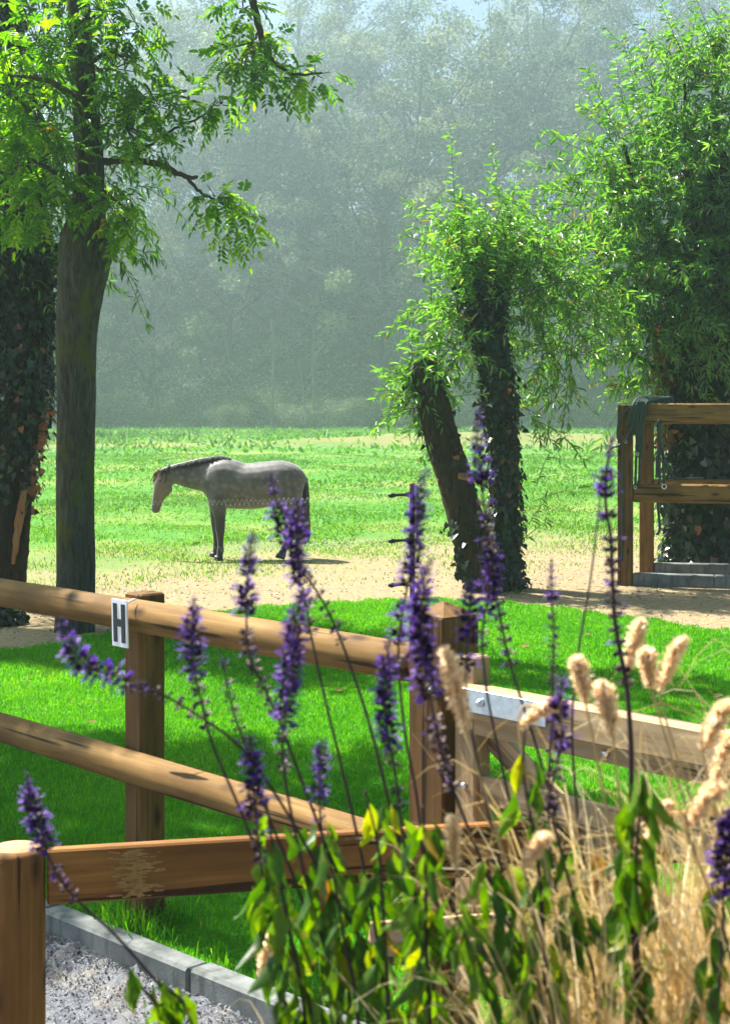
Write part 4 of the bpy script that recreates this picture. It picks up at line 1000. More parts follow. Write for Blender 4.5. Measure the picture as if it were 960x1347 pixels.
# slim pale dead stems standing before the wood
for lab, base, forks in (('slim pale forked dead tree in the haze above the horse, taller one', 415, [[(415, 568), (413, 520), (412, 470), (414, 430)], [(413, 500), (418, 530), (414, 562)], [(413, 470), (425, 455), (446, 440)]]),
                         ('short thin pale dead stem just left of the forked one, in haze', 400, [[(404, 568), (401, 530), (396, 490), (394, 470)]]),
                         ('grey bare trunk in haze left of the pale dead stems', 359, [[(358, 568), (359, 520), (360, 470), (358, 420)]]),
                         ('grey bare trunk in haze above the horse neck', 203, [[(204, 568), (204, 530), (202, 500)]])):
    D_ = 203; bp = P(base, 570, D_); bp[2] = float(hgt(bp[0], D_))
    o = thing('dead_tree', bp, lab, 'tree', 'bare stems at the wood edge'); mb = MB()
    for q in forks: add_tube(mb, spline([P(a, b, D_) for a, b in q], 14) - [0, 0, .2], np.linspace(.2, .07, 14) if base != 359 else np.linspace(.26, .14, 14), 7, rough=.06)
    mb.build('trunk', M['bark_pale'], o)
# trees outside the left of the view whose shade lies over the far corner of the field
for i, (x, y, s) in enumerate(((-48, 128, 1.1), (-44, 150, 1.0), (-46, 104, 1.1))):
    o = thing('tall_woodland_tree', (x, y, float(hgt(x, y)) - .1), 'tall tree left of view beside the field, %s from the wood' % ('third', 'first', 'second')[i], 'tree', 'trees beside the field')
    o.rotation_euler = (0, 0, i * 2.0); o.scale = (s, s, s)
    for nm, me in zip(('trunk', 'crown'), TALL[i]):
        c = bpy.data.objects.new(nm, me); C.objects.link(c); c.parent = o
        if nm == 'crown': c['kind'] = 'stuff'

# ------------------------------------------------------------------ horse
HD = 22.7; HK = HD / FPX
hb = np.array([(330 - 480) * HK, HD, float(hgt((330 - 480) * HK, HD))])
HG = HORIZON + CAMZ / HK                                    # photo row of the ground under the horse
def hp_(px, py, y=0.0): return np.array([(px - 480) * HK, HD + y, (HG - py) * HK])
def horse_mesh():
    mb = MB()
    def loft(rows, k=16, n=22):
        s = spline(rows, n); c = np.array([hp_(a, b, y) for a, b, _, _, y in s])
        t = nrm(np.gradient(c[:, [0, 2]], axis=0)); nx = np.stack([-t[:, 1], np.zeros(n), t[:, 0]], -1)
        a = np.arange(k) / k * 6.28318; hh = np.maximum(s[:, 2] * HK, .008); hw = np.maximum(s[:, 3], .008)
        V = c[:, None] + nx[:, None] * (np.cos(a)[None, :, None] * hh[:, None, None]) + np.array([0, 1, 0]) * (np.sin(a)[None, :, None] * hw[:, None, None])
        V = np.concatenate([V.reshape(-1, 3), c[:1], c[-1:]])
        i = np.arange(n - 1)[:, None] * k; j = np.arange(k)[None]; j2 = (j + 1) % k
        mb.add(V, np.stack([i + j, i + j2, i + k + j2, i + k + j], -1).reshape(-1, 4)); b = mb.n - len(V)
        j = np.arange(k); j2 = (j + 1) % k
        mb.f.append(b + np.vstack([np.stack([np.full(k, n * k), j2, j], -1), np.stack([np.full(k, n * k + 1), (n - 1) * k + j, (n - 1) * k + j2], -1)])); mb.m.append(np.zeros(2 * k))
    # px, py, half height px, half width m, y offset
    loft([(265, 641, 7, .08, 0), (270, 639, 19, .17, 0), (283, 636, 30, .23, 0), (298, 634.5, 33.5, .26, 0), (318, 638, 30.5, .30, 0), (338, 637.5, 30.5, .31, 0), (358, 634, 29.5, .30, 0), (376, 632, 27, .28, 0), (391, 637, 20, .21, 0), (400, 642, 9, .10, 0)], 20, 34)
    loft([(292, 626, 26, .14, 0), (272, 626, 21, .125, 0), (254, 626, 16.5, .105, 0), (238, 624.5, 13, .09, 0), (225, 622.5, 10.2, .08, 0), (217, 621, 8, .07, 0)], 16, 22)
    loft([(219, 618, 6, .06, 0), (216.5, 627, 11.5, .085, 0), (215, 636, 12.5, .10, 0), (212, 645, 11, .085, 0), (208, 655, 8, .065, 0), (206, 664, 6.8, .062, 0), (205.5, 670, 6, .055, 0), (206, 673.5, 3, .03, 0)], 16, 24)
    loft([(224, 640, 5, .07, 0), (218, 650, 3.5, .05, 0)], 10, 6)
    for sy in (-1, 1):
        loft([(213, 622, 3.6, .022, .05 * sy), (210, 618, 3.0, .024, .055 * sy), (207.5, 614.5, 1.0, .01, .06 * sy)], 10, 8)                       # ears
    for sy, ox, oz in ((-1, 3, 0), (1, -5, -2)):
        y = .15 * sy
        loft([(288 + ox * .3, 640, 20, .10, y * .9), (287 + ox * .6, 662, 12, .10, y), (287.5 + ox, 678 + oz, 8, .07, y), (288 + ox, 694 + oz, 6.5, .055, y), (288.3 + ox, 700 + oz, 5.6, .05, y), (288.5 + ox, 712 + oz, 4.3, .036, y),
              (288.6 + ox, 721 + oz, 5.0, .042, y), (287.5 + ox, 727 + oz, 4.4, .04, y), (286.5 + ox, 731 + oz, 6.2, .055, y), (286.0 + ox, 735 + oz, 7.0, .062, y)], 14, 30)
    for sy, pts in ((-1, [(378, 640, 22, .14), (381, 658, 18, .13), (386, 674, 11, .085), (389, 686, 8, .06), (388, 693, 6.2, .05), (383, 705, 4.6, .038), (377, 715, 5, .042), (374, 721, 4.6, .042), (371.5, 727, 6, .055), (369.5, 732, 6.2, .058)]),
                    (1, [(382, 640, 20, .13), (387, 660, 16, .12), (392, 676, 10, .08), (395, 687, 7.5, .06), (394.5, 694, 6, .05), (392.5, 706, 4.6, .038), (391.5, 717, 5, .042), (390, 723, 4.6, .042), (388, 728, 6.2, .055), (387, 732.5, 7, .062)])):
        loft([(a, b, c_, d_, .15 * sy) for a, b, c_, d_ in pts], 14, 30)
    me = mb.mesh('rough_body', M['black'])
    o = bpy.data.objects.new('rough_body', me); C.objects.link(o)
    md = o.modifiers.new('r', 'REMESH'); md.mode = 'VOXEL'; md.voxel_size = .017; md.use_smooth_shade = True
    sm = o.modifiers.new('s', 'SMOOTH'); sm.factor = .5; sm.iterations = 7
    dg = bpy.context.evaluated_depsgraph_get(); out = bpy.data.meshes.new_from_object(o.evaluated_get(dg), depsgraph=dg)
    bpy.data.objects.remove(o); return out
def horse_mat():
    m, t, N, Lk = new_mat('dapple grey coat')
    tc = N('ShaderNodeTexCoord'); v = tc.outputs['Object']; sep = N('ShaderNodeSeparateXYZ'); Lk(v, sep.inputs[0])
    vo = N('ShaderNodeTexVoronoi'); vo.inputs['Scale'].default_value = 11; Lk(v, vo.inputs['Vector'])
    n = noise(N, Lk, v, 5, 5)
    c = ramp(N, Lk, n, [(.35, (.066, .062, .058)), (.65, (.125, .115, .106))])
    c = mixc(N, Lk, ramp(N, Lk, vo.outputs['Distance'], [(.08, (.5, .5, .5)), (.55, (0, 0, 0))]), c, (.22, .21, .195))
    # dark legs below, paler back, warm face
    mr = N('ShaderNodeMapRange'); mr.inputs[1].default_value = .84; mr.inputs[2].default_value = .62; Lk(sep.outputs['Z'], mr.inputs[0])
    c = mixc(N, Lk, mr.outputs[0], c, (.032, .028, .026))
    mh = N('ShaderNodeMapRange'); mh.inputs[1].default_value = -1.18; mh.inputs[2].default_value = -1.32; Lk(sep.outputs['X'], mh.inputs[0])
    c = mixc(N, Lk, mh.outputs[0], c, (.17, .12, .09))
    mz = N('ShaderNodeMapRange'); mz.inputs[1].default_value = .82; mz.inputs[2].default_value = .74; Lk(sep.outputs['Z'], mz.inputs[0])
    mu = N('ShaderNodeMath'); mu.operation = 'MULTIPLY'; Lk(mz.outputs[0], mu.inputs[0]); Lk(mh.outputs[0], mu.inputs[1])
    c = mixc(N, Lk, mu.outputs[0], c, (.10, .075, .065))
    p, o = finish(N, Lk, c, .55, bump(N, Lk, noise(N, Lk, v, 160, 3), .15, .004), .35)
    p.inputs['Sheen Weight'].default_value = .25
    return m
horse = thing('horse', hb, 'dapple grey horse with dark legs and mane standing sideways in the field', 'horse')
hm = horse_mesh()
V = np.empty(len(hm.vertices) * 3, np.float32); hm.vertices.foreach_get('co', V); V = V.reshape(-1, 3) - np.array([hb[0], hb[1], 0], np.float32); hm.vertices.foreach_set('co', V.ravel())
hm.materials.clear(); hm.materials.append(horse_mat())
ho = bpy.data.objects.new('body', hm); C.objects.link(ho); ho.parent = horse
M['hair'] = plain('dark horsehair', (.022, .018, .016), .5, .4, nscale=50)
M['hair_tip'] = plain('rusty tail hair', (.16, .075, .04), .6, .3, nscale=50)
mb = MB(); crest = spline([hp_(a, b) for a, b in ((212, 618.5), (222, 615.5), (238, 611.5), (255, 607.5), (270, 604.5), (284, 602.2), (296, 603), (306, 606))], 60)
rd_ = np.interp(np.arange(60), [0, 8, 30, 50, 59], [.022, .034, .036, .030, .008])
add_tube(mb, crest + np.array([0, 0, -.006]), rd_, 10, rough=.05)
for q in range(590):
    f = RNG.uniform(0, 57); i = int(f); b0 = crest[i] + (crest[i + 1] - crest[i]) * (f - i) + [0, RNG.normal(0, .012), .014]
    L = RNG.uniform(.05, .13) * np.interp(i, [0, 40, 58], [1, 1, .4])
    tp = b0 + [.02 + RNG.normal(0, .02), RNG.uniform(-.085, -.03), -L]
    add_tube(mb, [b0, (b0 + tp) / 2 + [0, -.02, .02], tp], [.006, .006, .0015], 3, caps=False)
mb.build('mane', M['hair'], horse); mb = MB()
for _ in range(34):    # forelock
    b0 = hp_(211 + RNG.normal(0, 1), 618, RNG.normal(0, .02)); add_tube(mb, [b0, b0 + [-.06, 0, -.05], b0 + [-.085 + RNG.normal(0, .015), RNG.normal(0, .02), -.17 - RNG.uniform(0, .06)]], [.012, .012, .003], 4)
mb.build('forelock', M['hair_tip'], horse); mb = MB()
for _ in range(90):
    y = RNG.normal(0, .035); w_ = RNG.normal(0, 1)
    q = spline([hp_(397, 622, y * .3), hp_(401.5 + w_, 632, y * .6), hp_(402.5 + w_ * 1.6, 660, y), hp_(402 + w_ * 2.0, 690, y), hp_(401 + w_ * 2.4, 700 + RNG.uniform(-8, 16), y)], 10)
    add_tube(mb, q, np.linspace(.018, .004, 10), 4)
mb.build('tail', M['hair'], horse); mb = MB()
for _ in range(26):
    y = RNG.normal(0, .03); w_ = RNG.normal(0, 1); add_tube(mb, spline([hp_(404 + w_, 668, y), hp_(404.5 + w_ * 1.5, 692, y), hp_(403 + w_ * 2, 706 + RNG.uniform(-4, 8), y)], 6), np.linspace(.012, .003, 6), 4)
mb.build('tail_end', M['hair_tip'], horse)
for sy in (-1, 1):
    mb = MB(); c = hp_(211.5, 632, .088 * sy); add_tube(mb, [c + [0, -.012 * sy, 0], c + [0, .012 * sy, 0]], [.022, .014], 10); mb.build('eye', M['black'], horse)
mb = MB(); th = np.linspace(0, 6.283, 24)
for (cx, cz, rx, ry, tl) in ((219.5, 626, .185, .105, .25),):
    add_tube(mb, [hp_(cx, cz) + np.array([math.sin(a) * -.01 + math.cos(a) * .03, math.sin(a) * ry, math.cos(a) * rx]) for a in th], .010, 6, caps=False)
mb.build('throat_strap', M['leather'], horse)
mb = MB()
for px, py, y in ((289, 733.2, -.15), (281, 731.0, .15), (369.8, 730.5, -.15), (387.2, 732, .15)):
    c = hp_(px, py, y); add_tube(mb, [c + [0, 0, .035], c + [-.01, 0, -.025]], [.058, .074], 14)
    mb.build('hoof', M['black'], horse); mb = MB()

# ------------------------------------------------------------------ foreground plants
BEDZ = 1.24
def floret(mb, pos, d, up, s, fresh):
    """calyx plus a two-lipped corolla for every row of pos"""
    n = len(pos); d = nrm(d); sd = nrm(np.cross(d, up)); u = np.cross(sd, d)
    CAL = np.array([[0, 0, 0], [.55, .22, .0], [.55, -.11, .2], [.55, -.11, -.2], [.95, .16, 0], [.95, -.1, .15], [.95, -.1, -.15]])
    F = np.array([[0, 2, 1], [0, 3, 2], [0, 1, 3]]); F4 = np.array([[1, 2, 5, 4], [2, 3, 6, 5], [3, 1, 4, 6]])
    def put(T): return (pos[:, None] + (d[:, None] * T[None, :, 0:1] + sd[:, None] * T[None, :, 1:2] + u[:, None] * T[None, :, 2:3]) * s[:, None, None]).reshape(-1, 3)
    b = mb.n; tt = np.repeat(np.clip(np.where(fresh, RNG.uniform(0, .5, n), RNG.uniform(.15, .85, n) ** 1.2), 0, 1), 7)
    mb.v.append(put(CAL)); mb.t.append(tt); mb.n += 7 * n
    ii = np.arange(n)[:, None, None] * 7 + b
    mb.f.append((ii + F[None]).reshape(-1, 3)); mb.m.append(np.zeros(3 * n)); mb.f.append((ii + F4[None]).reshape(-1, 4)); mb.m.append(np.zeros(3 * n))
    k = fresh
    if k.sum():
        pos, d, sd, u, s = pos[k], d[k], sd[k], u[k], s[k]; n = k.sum()
        PET = np.array([[.8, 0, 0], [1.25, .16, .14], [1.6, 0, .30], [1.25, -.16, .14], [1.25, .30, -.14], [1.75, .26, -.34], [1.8, -.26, -.34], [1.25, -.30, -.14]])
        b = mb.n; mb.v.append(put(PET)); mb.t.append(np.repeat(RNG.random(n), 8)); mb.n += 8 * n
        ii = np.arange(n)[:, None, None] * 8 + b
        mb.f.append((ii + np.array([[[0, 1, 2, 3], [4, 5, 6, 7]]])).reshape(-1, 4)); mb.m.append(np.ones(2 * n))
        mb.f.append((ii + np.array([[[0, 4, 7]]])).reshape(-1, 3)); mb.m.append(np.ones(n))

def sage_leaf_mesh(seed):
    rng = np.random.default_rng(seed); mb = MB(); n = 7; q = np.linspace(0, 1, n)
    wv = np.array([.05, .30, .46, .48, .38, .22, .0]) * .95; curl = rng.uniform(.3, .8); ph = rng.uniform(0, 6)
    mid = np.stack([q, np.zeros(n), -curl * q ** 2 * .45 + .02 * np.sin(q * 9 + ph)], -1); V = []
    fold = rng.uniform(.1, .45)
    for i in range(n):
        wob = 1 + .10 * rng.normal(); V += [mid[i] + [0, wv[i] * wob, fold * wv[i] + .03 * rng.normal()], mid[i], mid[i] + [0, -wv[i] * (2 - wob), fold * wv[i] + .03 * rng.normal()]]
    F = [[i * 3 + j, i * 3 + j + 1, i * 3 + j + 4, i * 3 + j + 3] for i in range(n - 1) for j in range(2)]
    t_ = {0: .15, 1: .4, 2: .55, 3: .7, 4: .78, 5: .3, 6: .85, 7: .94, 8: .62, 9: .985}[seed % 10]
    mb.add(V, F, 0, np.clip(t_ + rng.normal(0, .03, len(V)), 0, 1)); return mb.mesh('leaf', M['sage_leaf'])
SLEAF = [sage_leaf_mesh(s) for s in range(10)]
def put_leaf(parent, pos, d, L, W, v):
    o = bpy.data.objects.new('leaf', SLEAF[v]); C.objects.link(o); o.parent = parent
    d = Vector(d).normalized(); rnd = Vector(RNG.normal(0, 1, 3)); y = rnd.cross(d).normalized(); z = d.cross(y)
    o.matrix_local = Matrix.Translation(Vector(pos) - Vector(parent['_o'])) @ Matrix((d, y, z)).transposed().to_4x4() @ Matrix.Diagonal((L, W, L, 1))

def sage(path, d0, d1, spike, label, fresh=.6, leaves=0, leaf_from=None, dens=1.0, r0=.0130, stemr=.0012):
    """path: photo points from tip to lowest visible point; spike: fraction of the length carrying flowers"""
    m_ = len(path); dd = np.linspace(d0, d1, m_)
    pts = [P(a, b, q) for (a, b), q in zip(path, dd)]
    last, prev = pts[-1], pts[-2]; dirn = nrm(last - prev)
    L = max(.05, last[2] - BEDZ + .03); hor = dirn * .5; foot = np.array([last[0] + hor[0] * L * .4, np.clip(last[1] + hor[1] * L * .4, 1.0, 1.85), BEDZ - .03])
    pts += [(last + foot) / 2 + np.array([dirn[0] * .02, 0, 0]), foot]
    c = spline(pts, 120); o = thing('flowering_sage' if spike > 0 else 'sage_shoot', foot, label, 'sage' if spike > 0 else 'leafy shoot', 'purple sage stalks' if spike > 0 else 'leafy sage shoots')
    mb = MB(); add_tube(mb, c, np.linspace(stemr * .6, stemr * 1.7, 120), 6); mb.build('stem', M['sage_stem'], o)
    seg = np.linalg.norm(np.diff(c, axis=0), axis=1); s = np.concatenate([[0], np.cumsum(seg)])
    vis = s[int(120 * (m_ - 1) / (m_ + 1))]
    if spike > 0:
        spike *= 1.12; fresh *= 1.3; mb = MB(); at = 0.0; end = vis * spike; A = []
        while at < end:
            f = at / end
            A.append((at, f)); at += (.0044 + .0095 * f ** 1.2 + RNG.uniform(0, .003)) * (1 if RNG.random() > .12 else 2.2)
        PP, DD, SS, FF = [], [], [], []
        for at, f in A:
            i = np.searchsorted(s, at); i = min(max(i, 1), 118); t = nrm(c[i] - c[i + 1]); b = c[i]
            k = int((7 + 9 * min(f * 4, 1)) * dens * (1 if f < fresh else .75)); rad = r0 * (.30 + .7 * min(1, f * 4.5)) * (1 if f < fresh else .85)
            ang = RNG.uniform(0, 6.28) + np.arange(k) / max(k, 1) * 6.28 + RNG.normal(0, .25, k)
            e1 = nrm(np.cross(t, [0.3, .9, .2])); e2 = np.cross(t, e1)
            rd = e1 * np.cos(ang)[:, None] + e2 * np.sin(ang)[:, None]
            PP.append(b + rd * .0015 + t * RNG.normal(0, .0015, (k, 1))); DD.append(rd + t * (.9 - .65 * min(f * 2, 1)) + RNG.normal(0, .15, (k, 3))); SS.append(rad * RNG.uniform(.42, .68, k)); FF.append(RNG.random(k) < (.74 if f < fresh else .10 * (1.4 - f)))
        PP, DD, SS, FF = map(np.concatenate, (PP, DD, SS, FF))
        floret(mb, PP, DD, np.broadcast_to([0, 0, 1.0], DD.shape) + RNG.normal(0, .2, DD.shape), SS, FF)
        mb.build('flower_spike', [M['calyx'], M['petal']], o, kind='stuff')
    if leaves:
        lf = (leaf_from if leaf_from is not None else .6) * vis
        for _ in range(int(leaves * 1.5)):
            a = RNG.uniform(lf, min(s[-1] * .92, vis + .12)); i = min(int(np.searchsorted(s, a)), 118)
            b = c[i]; an = RNG.uniform(0, 6.28); rd = np.array([math.cos(an), math.sin(an), 0])
            d = rd * RNG.uniform(.1, .6) + np.array([0, 0, -1.0 + RNG.uniform(-.1, .3)]); L = RNG.uniform(.026, .050)
            put_leaf(o, b + rd * RNG.uniform(.002, .016), d, L, L * RNG.uniform(.28, .44), int(RNG.choice(10, p=[.24, .18, .13, .12, .08, .15, .045, .012, .035, .008])))
    return o

S = sage
S([(82, 812), (92, 850), (118, 878), (150, 888), (178, 903), (210, 912), (262, 942), (318, 985), (372, 1060), (440, 1180), (500, 1290)], 1.38, 1.5, .30, 'purple sage stalk bent far left in front of the square post', .45, 10, .75, .8)
S([(35, 1018), (40, 1050), (52, 1085), (64, 1125), (82, 1160), (108, 1190), (150, 1228), (205, 1290), (250, 1340)], 1.42, 1.5, .42, 'purple sage stalk drooping beside the round front post, lower left', .5, 9, .78, .9)
S([(256, 788), (252, 830), (255, 880), (266, 925), (280, 980), (318, 1070), (352, 1160), (395, 1280)], 1.40, 1.5, .30, 'purple sage spike in front of the top rail, right of the H sign', .45, 16, .6)
S([(292, 864), (300, 905), (310, 945), (330, 1000), (352, 1070), (392, 1170), (430, 1290)], 1.46, 1.52, .26, 'short faded grey sage spike between two purple ones before the fence', .05, 12, .62, .7, r0=.011)
S([(334, 698), (327, 740), (324, 800), (328, 860), (345, 900), (368, 950), (398, 1030), (428, 1110), (470, 1230)], 1.42, 1.55, .42, 'tall purple sage spike just below and left of the horse hind hooves', .36, 16, .68)
S([(356, 622), (362, 655), (372, 700), (388, 740), (408, 765), (432, 805), (455, 860), (485, 950), (510, 1050), (545, 1200)], 1.55, 1.6, .36, 'purple sage spike standing in front of the grey horse rump', .28, 14, .72, .9)
S([(392, 655), (390, 700), (392, 750), (402, 790), (410, 840), (430, 930), (452, 1020), (480, 1150), (505, 1300)], 1.45, 1.58, .26, 'purple sage spike covering the grey horse tail', .55, 16, .7)
S([(398, 775), (388, 820), (384, 870), (379, 905), (374, 950), (372, 1000), (385, 1080), (410, 1190), (440, 1310)], 1.34, 1.48, .42, 'thick purple sage spike crossing the top rail, centre left', .55, 16, .62, 1.1)
S([(328, 968), (333, 1010), (335, 1060), (340, 1110), (350, 1180), (372, 1290)], 1.36, 1.44, .50, 'purple sage spike in front of the lower rail, above the board', .45, 15, .55)
S([(424, 972), (421, 1010), (420, 1055), (428, 1130), (445, 1230), (460, 1320)], 1.44, 1.5, .32, 'small purple sage spike at the right end of the lower rail', .5, 15, .5, .8, r0=.011)
S([(562, 618), (550, 655), (546, 715), (538, 760), (528, 815), (524, 870), (532, 960), (548, 1050), (560, 1170), (570, 1300)], 1.45, 1.55, .34, 'tall purple sage spike beside the slim electric post', .62, 14, .65)
S([(566, 735), (556, 775), (553, 830), (560, 890), (572, 950), (582, 1000), (604, 1060), (640, 1150), (690, 1270)], 1.30, 1.45, .50, 'thick purple sage spike in front of the gate post', .42, 14, .72, 1.15, r0=.0145)
S([(512, 838), (507, 880), (505, 930), (512, 975), (520, 1020), (530, 1100), (548, 1200), (560, 1310)], 1.38, 1.48, .42, 'purple sage spike just left of the gate post', .5, 18, .55, 1.05)
S([(630, 538), (627, 570), (632, 620), (638, 680), (645, 730), (652, 780), (665, 850), (685, 920), (706, 985), (735, 1090), (768, 1190), (790, 1290)], 1.45, 1.6, .40, 'tallest purple sage spike before the forked willow trunks', .25, 10, .8)
S([(648, 706), (646, 745), (640, 790), (634, 840), (640, 910), (660, 1010), (680, 1100), (700, 1220)], 1.5, 1.56, .26, 'purple sage spike before the foot of the willow', .5, 10, .75, .8)
S([(618, 765), (617, 800), (614, 850), (612, 890), (618, 950), (640, 1060), (665, 1170), (690, 1290)], 1.42, 1.5, .24, 'purple sage spike just right of the gate post top', .6, 12, .65, .9)
S([(725, 735), (725, 780), (728, 830), (727, 880), (726, 940), (722, 1010), (722, 1090), (735, 1200), (760, 1310)], 1.52, 1.56, .38, 'slender faded purple sage spike above the gate rail', .22, 12, .7, .8, r0=.0105)
S([(740, 890), (736, 930), (738, 980), (728, 1020), (724, 1060), (740, 1130), (765, 1220), (785, 1320)], 1.30, 1.42, .38, 'dark purple sage spike crossing the gate top rail', .35, 18, .45, 1.1)
S([(806, 572), (798, 615), (796, 660), (803, 710), (805, 760), (808, 815), (815, 855), (824, 905), (829, 980), (830, 1080), (830, 1200), (838, 1310)], 1.38, 1.42, .40, 'tall dark purple sage spike in front of the corral post', .30, 26, .60, 1.1, stemr=.002)
S([(792, 624), (785, 690), (775, 770), (760, 860), (752, 960), (760, 1080), (775, 1200)], 1.55, 1.58, .10, 'thin bare reddish sage stalk left of the corral post', .3, 6, .8, .4, r0=.007)
S([(962, 1068), (956, 1110), (952, 1160), (950, 1220), (945, 1320)], 1.28, 1.34, .42, 'purple sage spike cut off by the right edge', .7, 14, .45, 1.2, r0=.0155)
# leafy shoots without flowers
for path, n, lab in (([(350, 1050), (360, 1120), (380, 1220), (400, 1330)], 22, 'leafy green shoot in front of the board, left end of the clump'),
                     ([(420, 1080), (440, 1160), (455, 1250), (470, 1330)], 20, 'leafy green shoot low in the middle of the sage clump'),
                     ([(480, 1040), (498, 1120), (505, 1220), (510, 1330)], 22, 'leafy green shoot left of the tallest leaves below the gate post'),
                     ([(555, 1060), (560, 1140), (560, 1240), (565, 1340)], 24, 'leafy green shoot right under the gate post'),
                     ([(590, 1180), (612, 1230), (640, 1290), (660, 1345)], 18, 'drooping leafy shoot at the bottom, before the gate stile'),
                     ([(640, 1130), (655, 1190), (690, 1260), (720, 1340)], 20, 'leafy shoot below the diagonal gate brace'),
                     ([(690, 960), (688, 1010), (695, 1060), (708, 1140), (715, 1260)], 18, 'tall leafy shoot in front of the gate hinge strap'),
                     ([(845, 1020), (842, 1060), (836, 1130), (836, 1200), (842, 1330)], 30, 'broad leafy shoot before the dry grass, under the corral'),
                     ([(165, 1270), (180, 1290), (205, 1320), (230, 1345)], 12, 'small bright leafy shoot hanging over the kerb, lower left'),
                     ([(385, 1270), (398, 1300), (410, 1345)], 12, 'bright leafy shoot in front of the kerb end'),
                     ([(700, 1200), (720, 1270), (735, 1345)], 16, 'leafy shoot at the bottom between two dark stems'),
                     ([(945, 1150), (940, 1220), (935, 1330)], 14, 'withered leafy shoot at the lower right edge')):
    S(path, 1.36 + RNG.uniform(-.06, .08), 1.42, 0, lab, leaves=n, leaf_from=0.0, stemr=.0016)

# fountain grass: straw blades and fluffy seed heads
def blade_strip(mb, foot, tip, sag, wd, n=9, mat=0, tint=None):
    q = np.linspace(0, 1, n)[:, None]
    c = foot + (tip - foot) * q + np.array([0, 0, 1.0]) * sag * np.sin(q * math.pi) ** 1.0
    t = nrm(np.gradient(c, axis=0)); s = nrm(np.cross(t, rand_dir(1)[0] + np.array([0, 1.2, .2]))); w_ = wd * (1 - .85 * q ** 2)
    V = np.stack([c - s * w_ / 2, c + s * w_ / 2], 1).reshape(-1, 3); i = np.arange(n - 1) * 2
    mb.add(V, np.stack([i, i + 1, i + 3, i + 2], -1), mat, RNG.random() if tint is None else tint)
def fountain(foot, label, n, spread, hts, heads):
    o = thing('fountain_grass', foot, label, 'ornamental grass', 'dry fountain grass clumps'); mb = MB()
    for _ in range(n):
        a = RNG.uniform(0, 6.28); f0 = foot + np.array([math.cos(a), math.sin(a), 0]) * RNG.uniform(0, .07)
        h = RNG.uniform(*hts); e = RNG.uniform(.1, 1) * spread
        tip = f0 + np.array([math.cos(a) * e + RNG.normal(0, .03), math.sin(a) * e * .6, h * RNG.uniform(.4, 1.0)])
        blade_strip(mb, f0, tip, RNG.uniform(.1, .8) * h * .6, RNG.uniform(.0010, .0024))
    mb.build('blades', M['straw'], o, kind='stuff')
    for (tip, base, d, r_) in heads:
        A = P(*base, d); B = P(*tip, d); A, B = A * 1.05 - B * .05, B * 1.05 - A * .05; k = nrm(B - A)
        st = spline([foot + RNG.normal(0, .02, 3) * [1, 1, 0], foot * .45 + A * .55 + np.array([0, 0, .05]), A, A * .3 + B * .7], 24)
        mb = MB(); add_tube(mb, st, .0011, 5); mb.build('stalk', M['straw_stem'], o)
        mb = MB(); m_ = 800; q = np.linspace(0, 1, m_); bow = np.array([0, 0, 1.0]) * .006
        c = A + (B - A) * q[:, None] + bow * np.sin(q * 3.14)[:, None]
        rd = rand_dir(m_); dr = nrm(rd + k * 1.0); L = .78 * r_ * (.35 + .75 * np.sin(np.clip(q * .9 + .06, 0, 1) * math.pi) ** .6) * RNG.uniform(.75, 1.2, m_)
        add_leaves(mb, c, dr, rand_dir(m_), L, .00022, LANCE)
        gl = 12; q = RNG.random(gl); c = A + (B - A) * q[:, None]; add_leaves(mb, c, nrm(rand_dir(gl) * .8 + k), rand_dir(gl), .006, .002, LEAF)
        mb.build('seed_head', M['plume'], o)
fountain(np.array([.23, 1.42, BEDZ]), 'dry straw-coloured fountain grass with fluffy heads before the gate hinge', 560, .24, (.22, .5),
         [((585, 862), (612, 958), 1.30, .015), ((735, 930), (685, 955), 1.35, .012), ((592, 1080), (600, 1140), 1.35, .011), ((720, 1105), (690, 1140), 1.3, .012)])
fountain(np.array([.30, 1.55, BEDZ]), 'dry fountain grass clump rising in the gap of the gate, middle', 850, .26, (.25, .55),
         [((758, 872), (770, 925), 1.36, .014), ((790, 905), (805, 965), 1.34, .015), ((842, 822), (826, 880), 1.45, .014)])
fountain(np.array([.42, 1.46, BEDZ]), 'largest dry fountain grass clump at the lower right, heads above the gate', 1800, .30, (.25, .58),
         [((848, 862), (856, 905), 1.42, .015), ((898, 845), (868, 908), 1.40, .013), ((958, 930), (925, 985), 1.3, .014), ((945, 1040), (905, 1085), 1.3, .014)])
fountain(np.array([.54, 1.60, BEDZ]), 'dry fountain grass clump against the right edge', 1200, .28, (.28, .62),
         [((965, 965), (935, 1040), 1.45, .014), ((880, 1060), (850, 1105), 1.5, .012)])
fountain(np.array([-.03, 1.6, BEDZ]), 'sparse dry grass under the sage with one head hanging left over the kerb', 26, .2, (.12, .3),
         [((345, 1282), (360, 1225), 1.45, .011)])

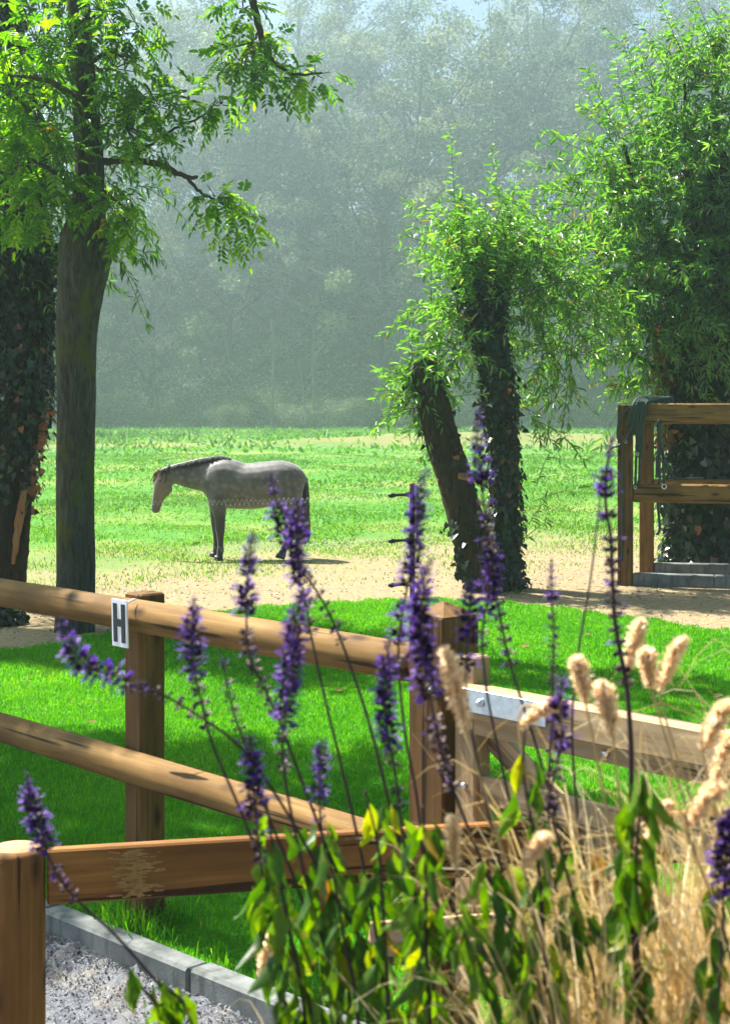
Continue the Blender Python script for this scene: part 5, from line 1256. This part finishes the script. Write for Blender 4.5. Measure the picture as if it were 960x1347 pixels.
# fallen leaves on the lawn
for (px, py, lab) in ((128, 958, 'small dry leaf on the lawn left of the square post'), (443, 917, 'small dark leaf on the lawn under the top rail'), (770, 841, 'pale curled leaf on the lawn beyond the gate'), (686, 857, 'dark small leaf on the lawn above the hinge strap'),
                      (938, 925, 'brown leaf on the lawn at the right behind the gate'), (535, 789, 'yellowish leaf at the far edge of the lawn by the slim post')):
    d = CAMZ * FPX / (py - HORIZON); c = P(px, py, d); c[2] = .045
    mb = MB(); add_leaves(mb, [c], [[RNG.normal(), RNG.normal(), .3]], [[0, -.5, 1]], .075, .05, LEAF, tint=RNG.random()); o = mb.build('fallen_leaf', M['dead_leaf']); tag(o, lab, 'leaf', 'fallen leaves on the lawn')

# ------------------------------------------------------------------ haze
mb = MB(); x0, x1, y0, y1, z0, z1 = -320, 320, -30, 640, -2, 128
mb.add([(x, y, z) for z in (z0, z1) for (x, y) in ((x0, y0), (x1, y0), (x1, y1), (x0, y1))], np.array([[0, 3, 2, 1], [4, 5, 6, 7], [0, 1, 5, 4], [1, 2, 6, 5], [2, 3, 7, 6], [3, 0, 4, 7]]))
m, t, N, Lk = new_mat('morning haze')
pv = N('ShaderNodeVolumePrincipled'); pv.inputs['Color'].default_value = (.68, .86, .90, 1); pv.inputs['Density'].default_value = HAZE_DENSITY; pv.inputs['Anisotropy'].default_value = .74
oo = N('ShaderNodeOutputMaterial'); Lk(pv.outputs[0], oo.inputs['Volume'])
hz = mb.build('haze', m, smooth=False, kind='stuff'); tag(hz, 'thin pale morning haze hanging over the field and wood', 'haze')

# small fittings ride on the part they are fixed to
bpy.context.view_layer.update()
def adopt(root, child_stem, part_stem):
    kids = list(root.children); tgt = [k for k in kids if k.name.split('.')[0] == part_stem][0]
    for k in kids:
        if k.name.split('.')[0] == child_stem:
            mw = k.matrix_world.copy(); k.parent = tgt; k.matrix_parent_inverse = tgt.matrix_world.inverted(); k.matrix_basis = mw
adopt(gate, 'bolt', 'hinge_strap'); adopt(sign, 'letter', 'plate'); adopt(bridle, 'buckle', 'strap'); adopt(ht, 'buckle', 'strap')
adopt(horse, 'eye', 'body'); adopt(horse, 'tail_end', 'tail'); adopt(bfence, 'mud_patch', 'board'); adopt(ivt, 'torn_strip', 'trunk'); adopt(gpost, 'bolt', 'shaft')

for o in bpy.data.objects:
    if '_o' in o.keys(): del o['_o']
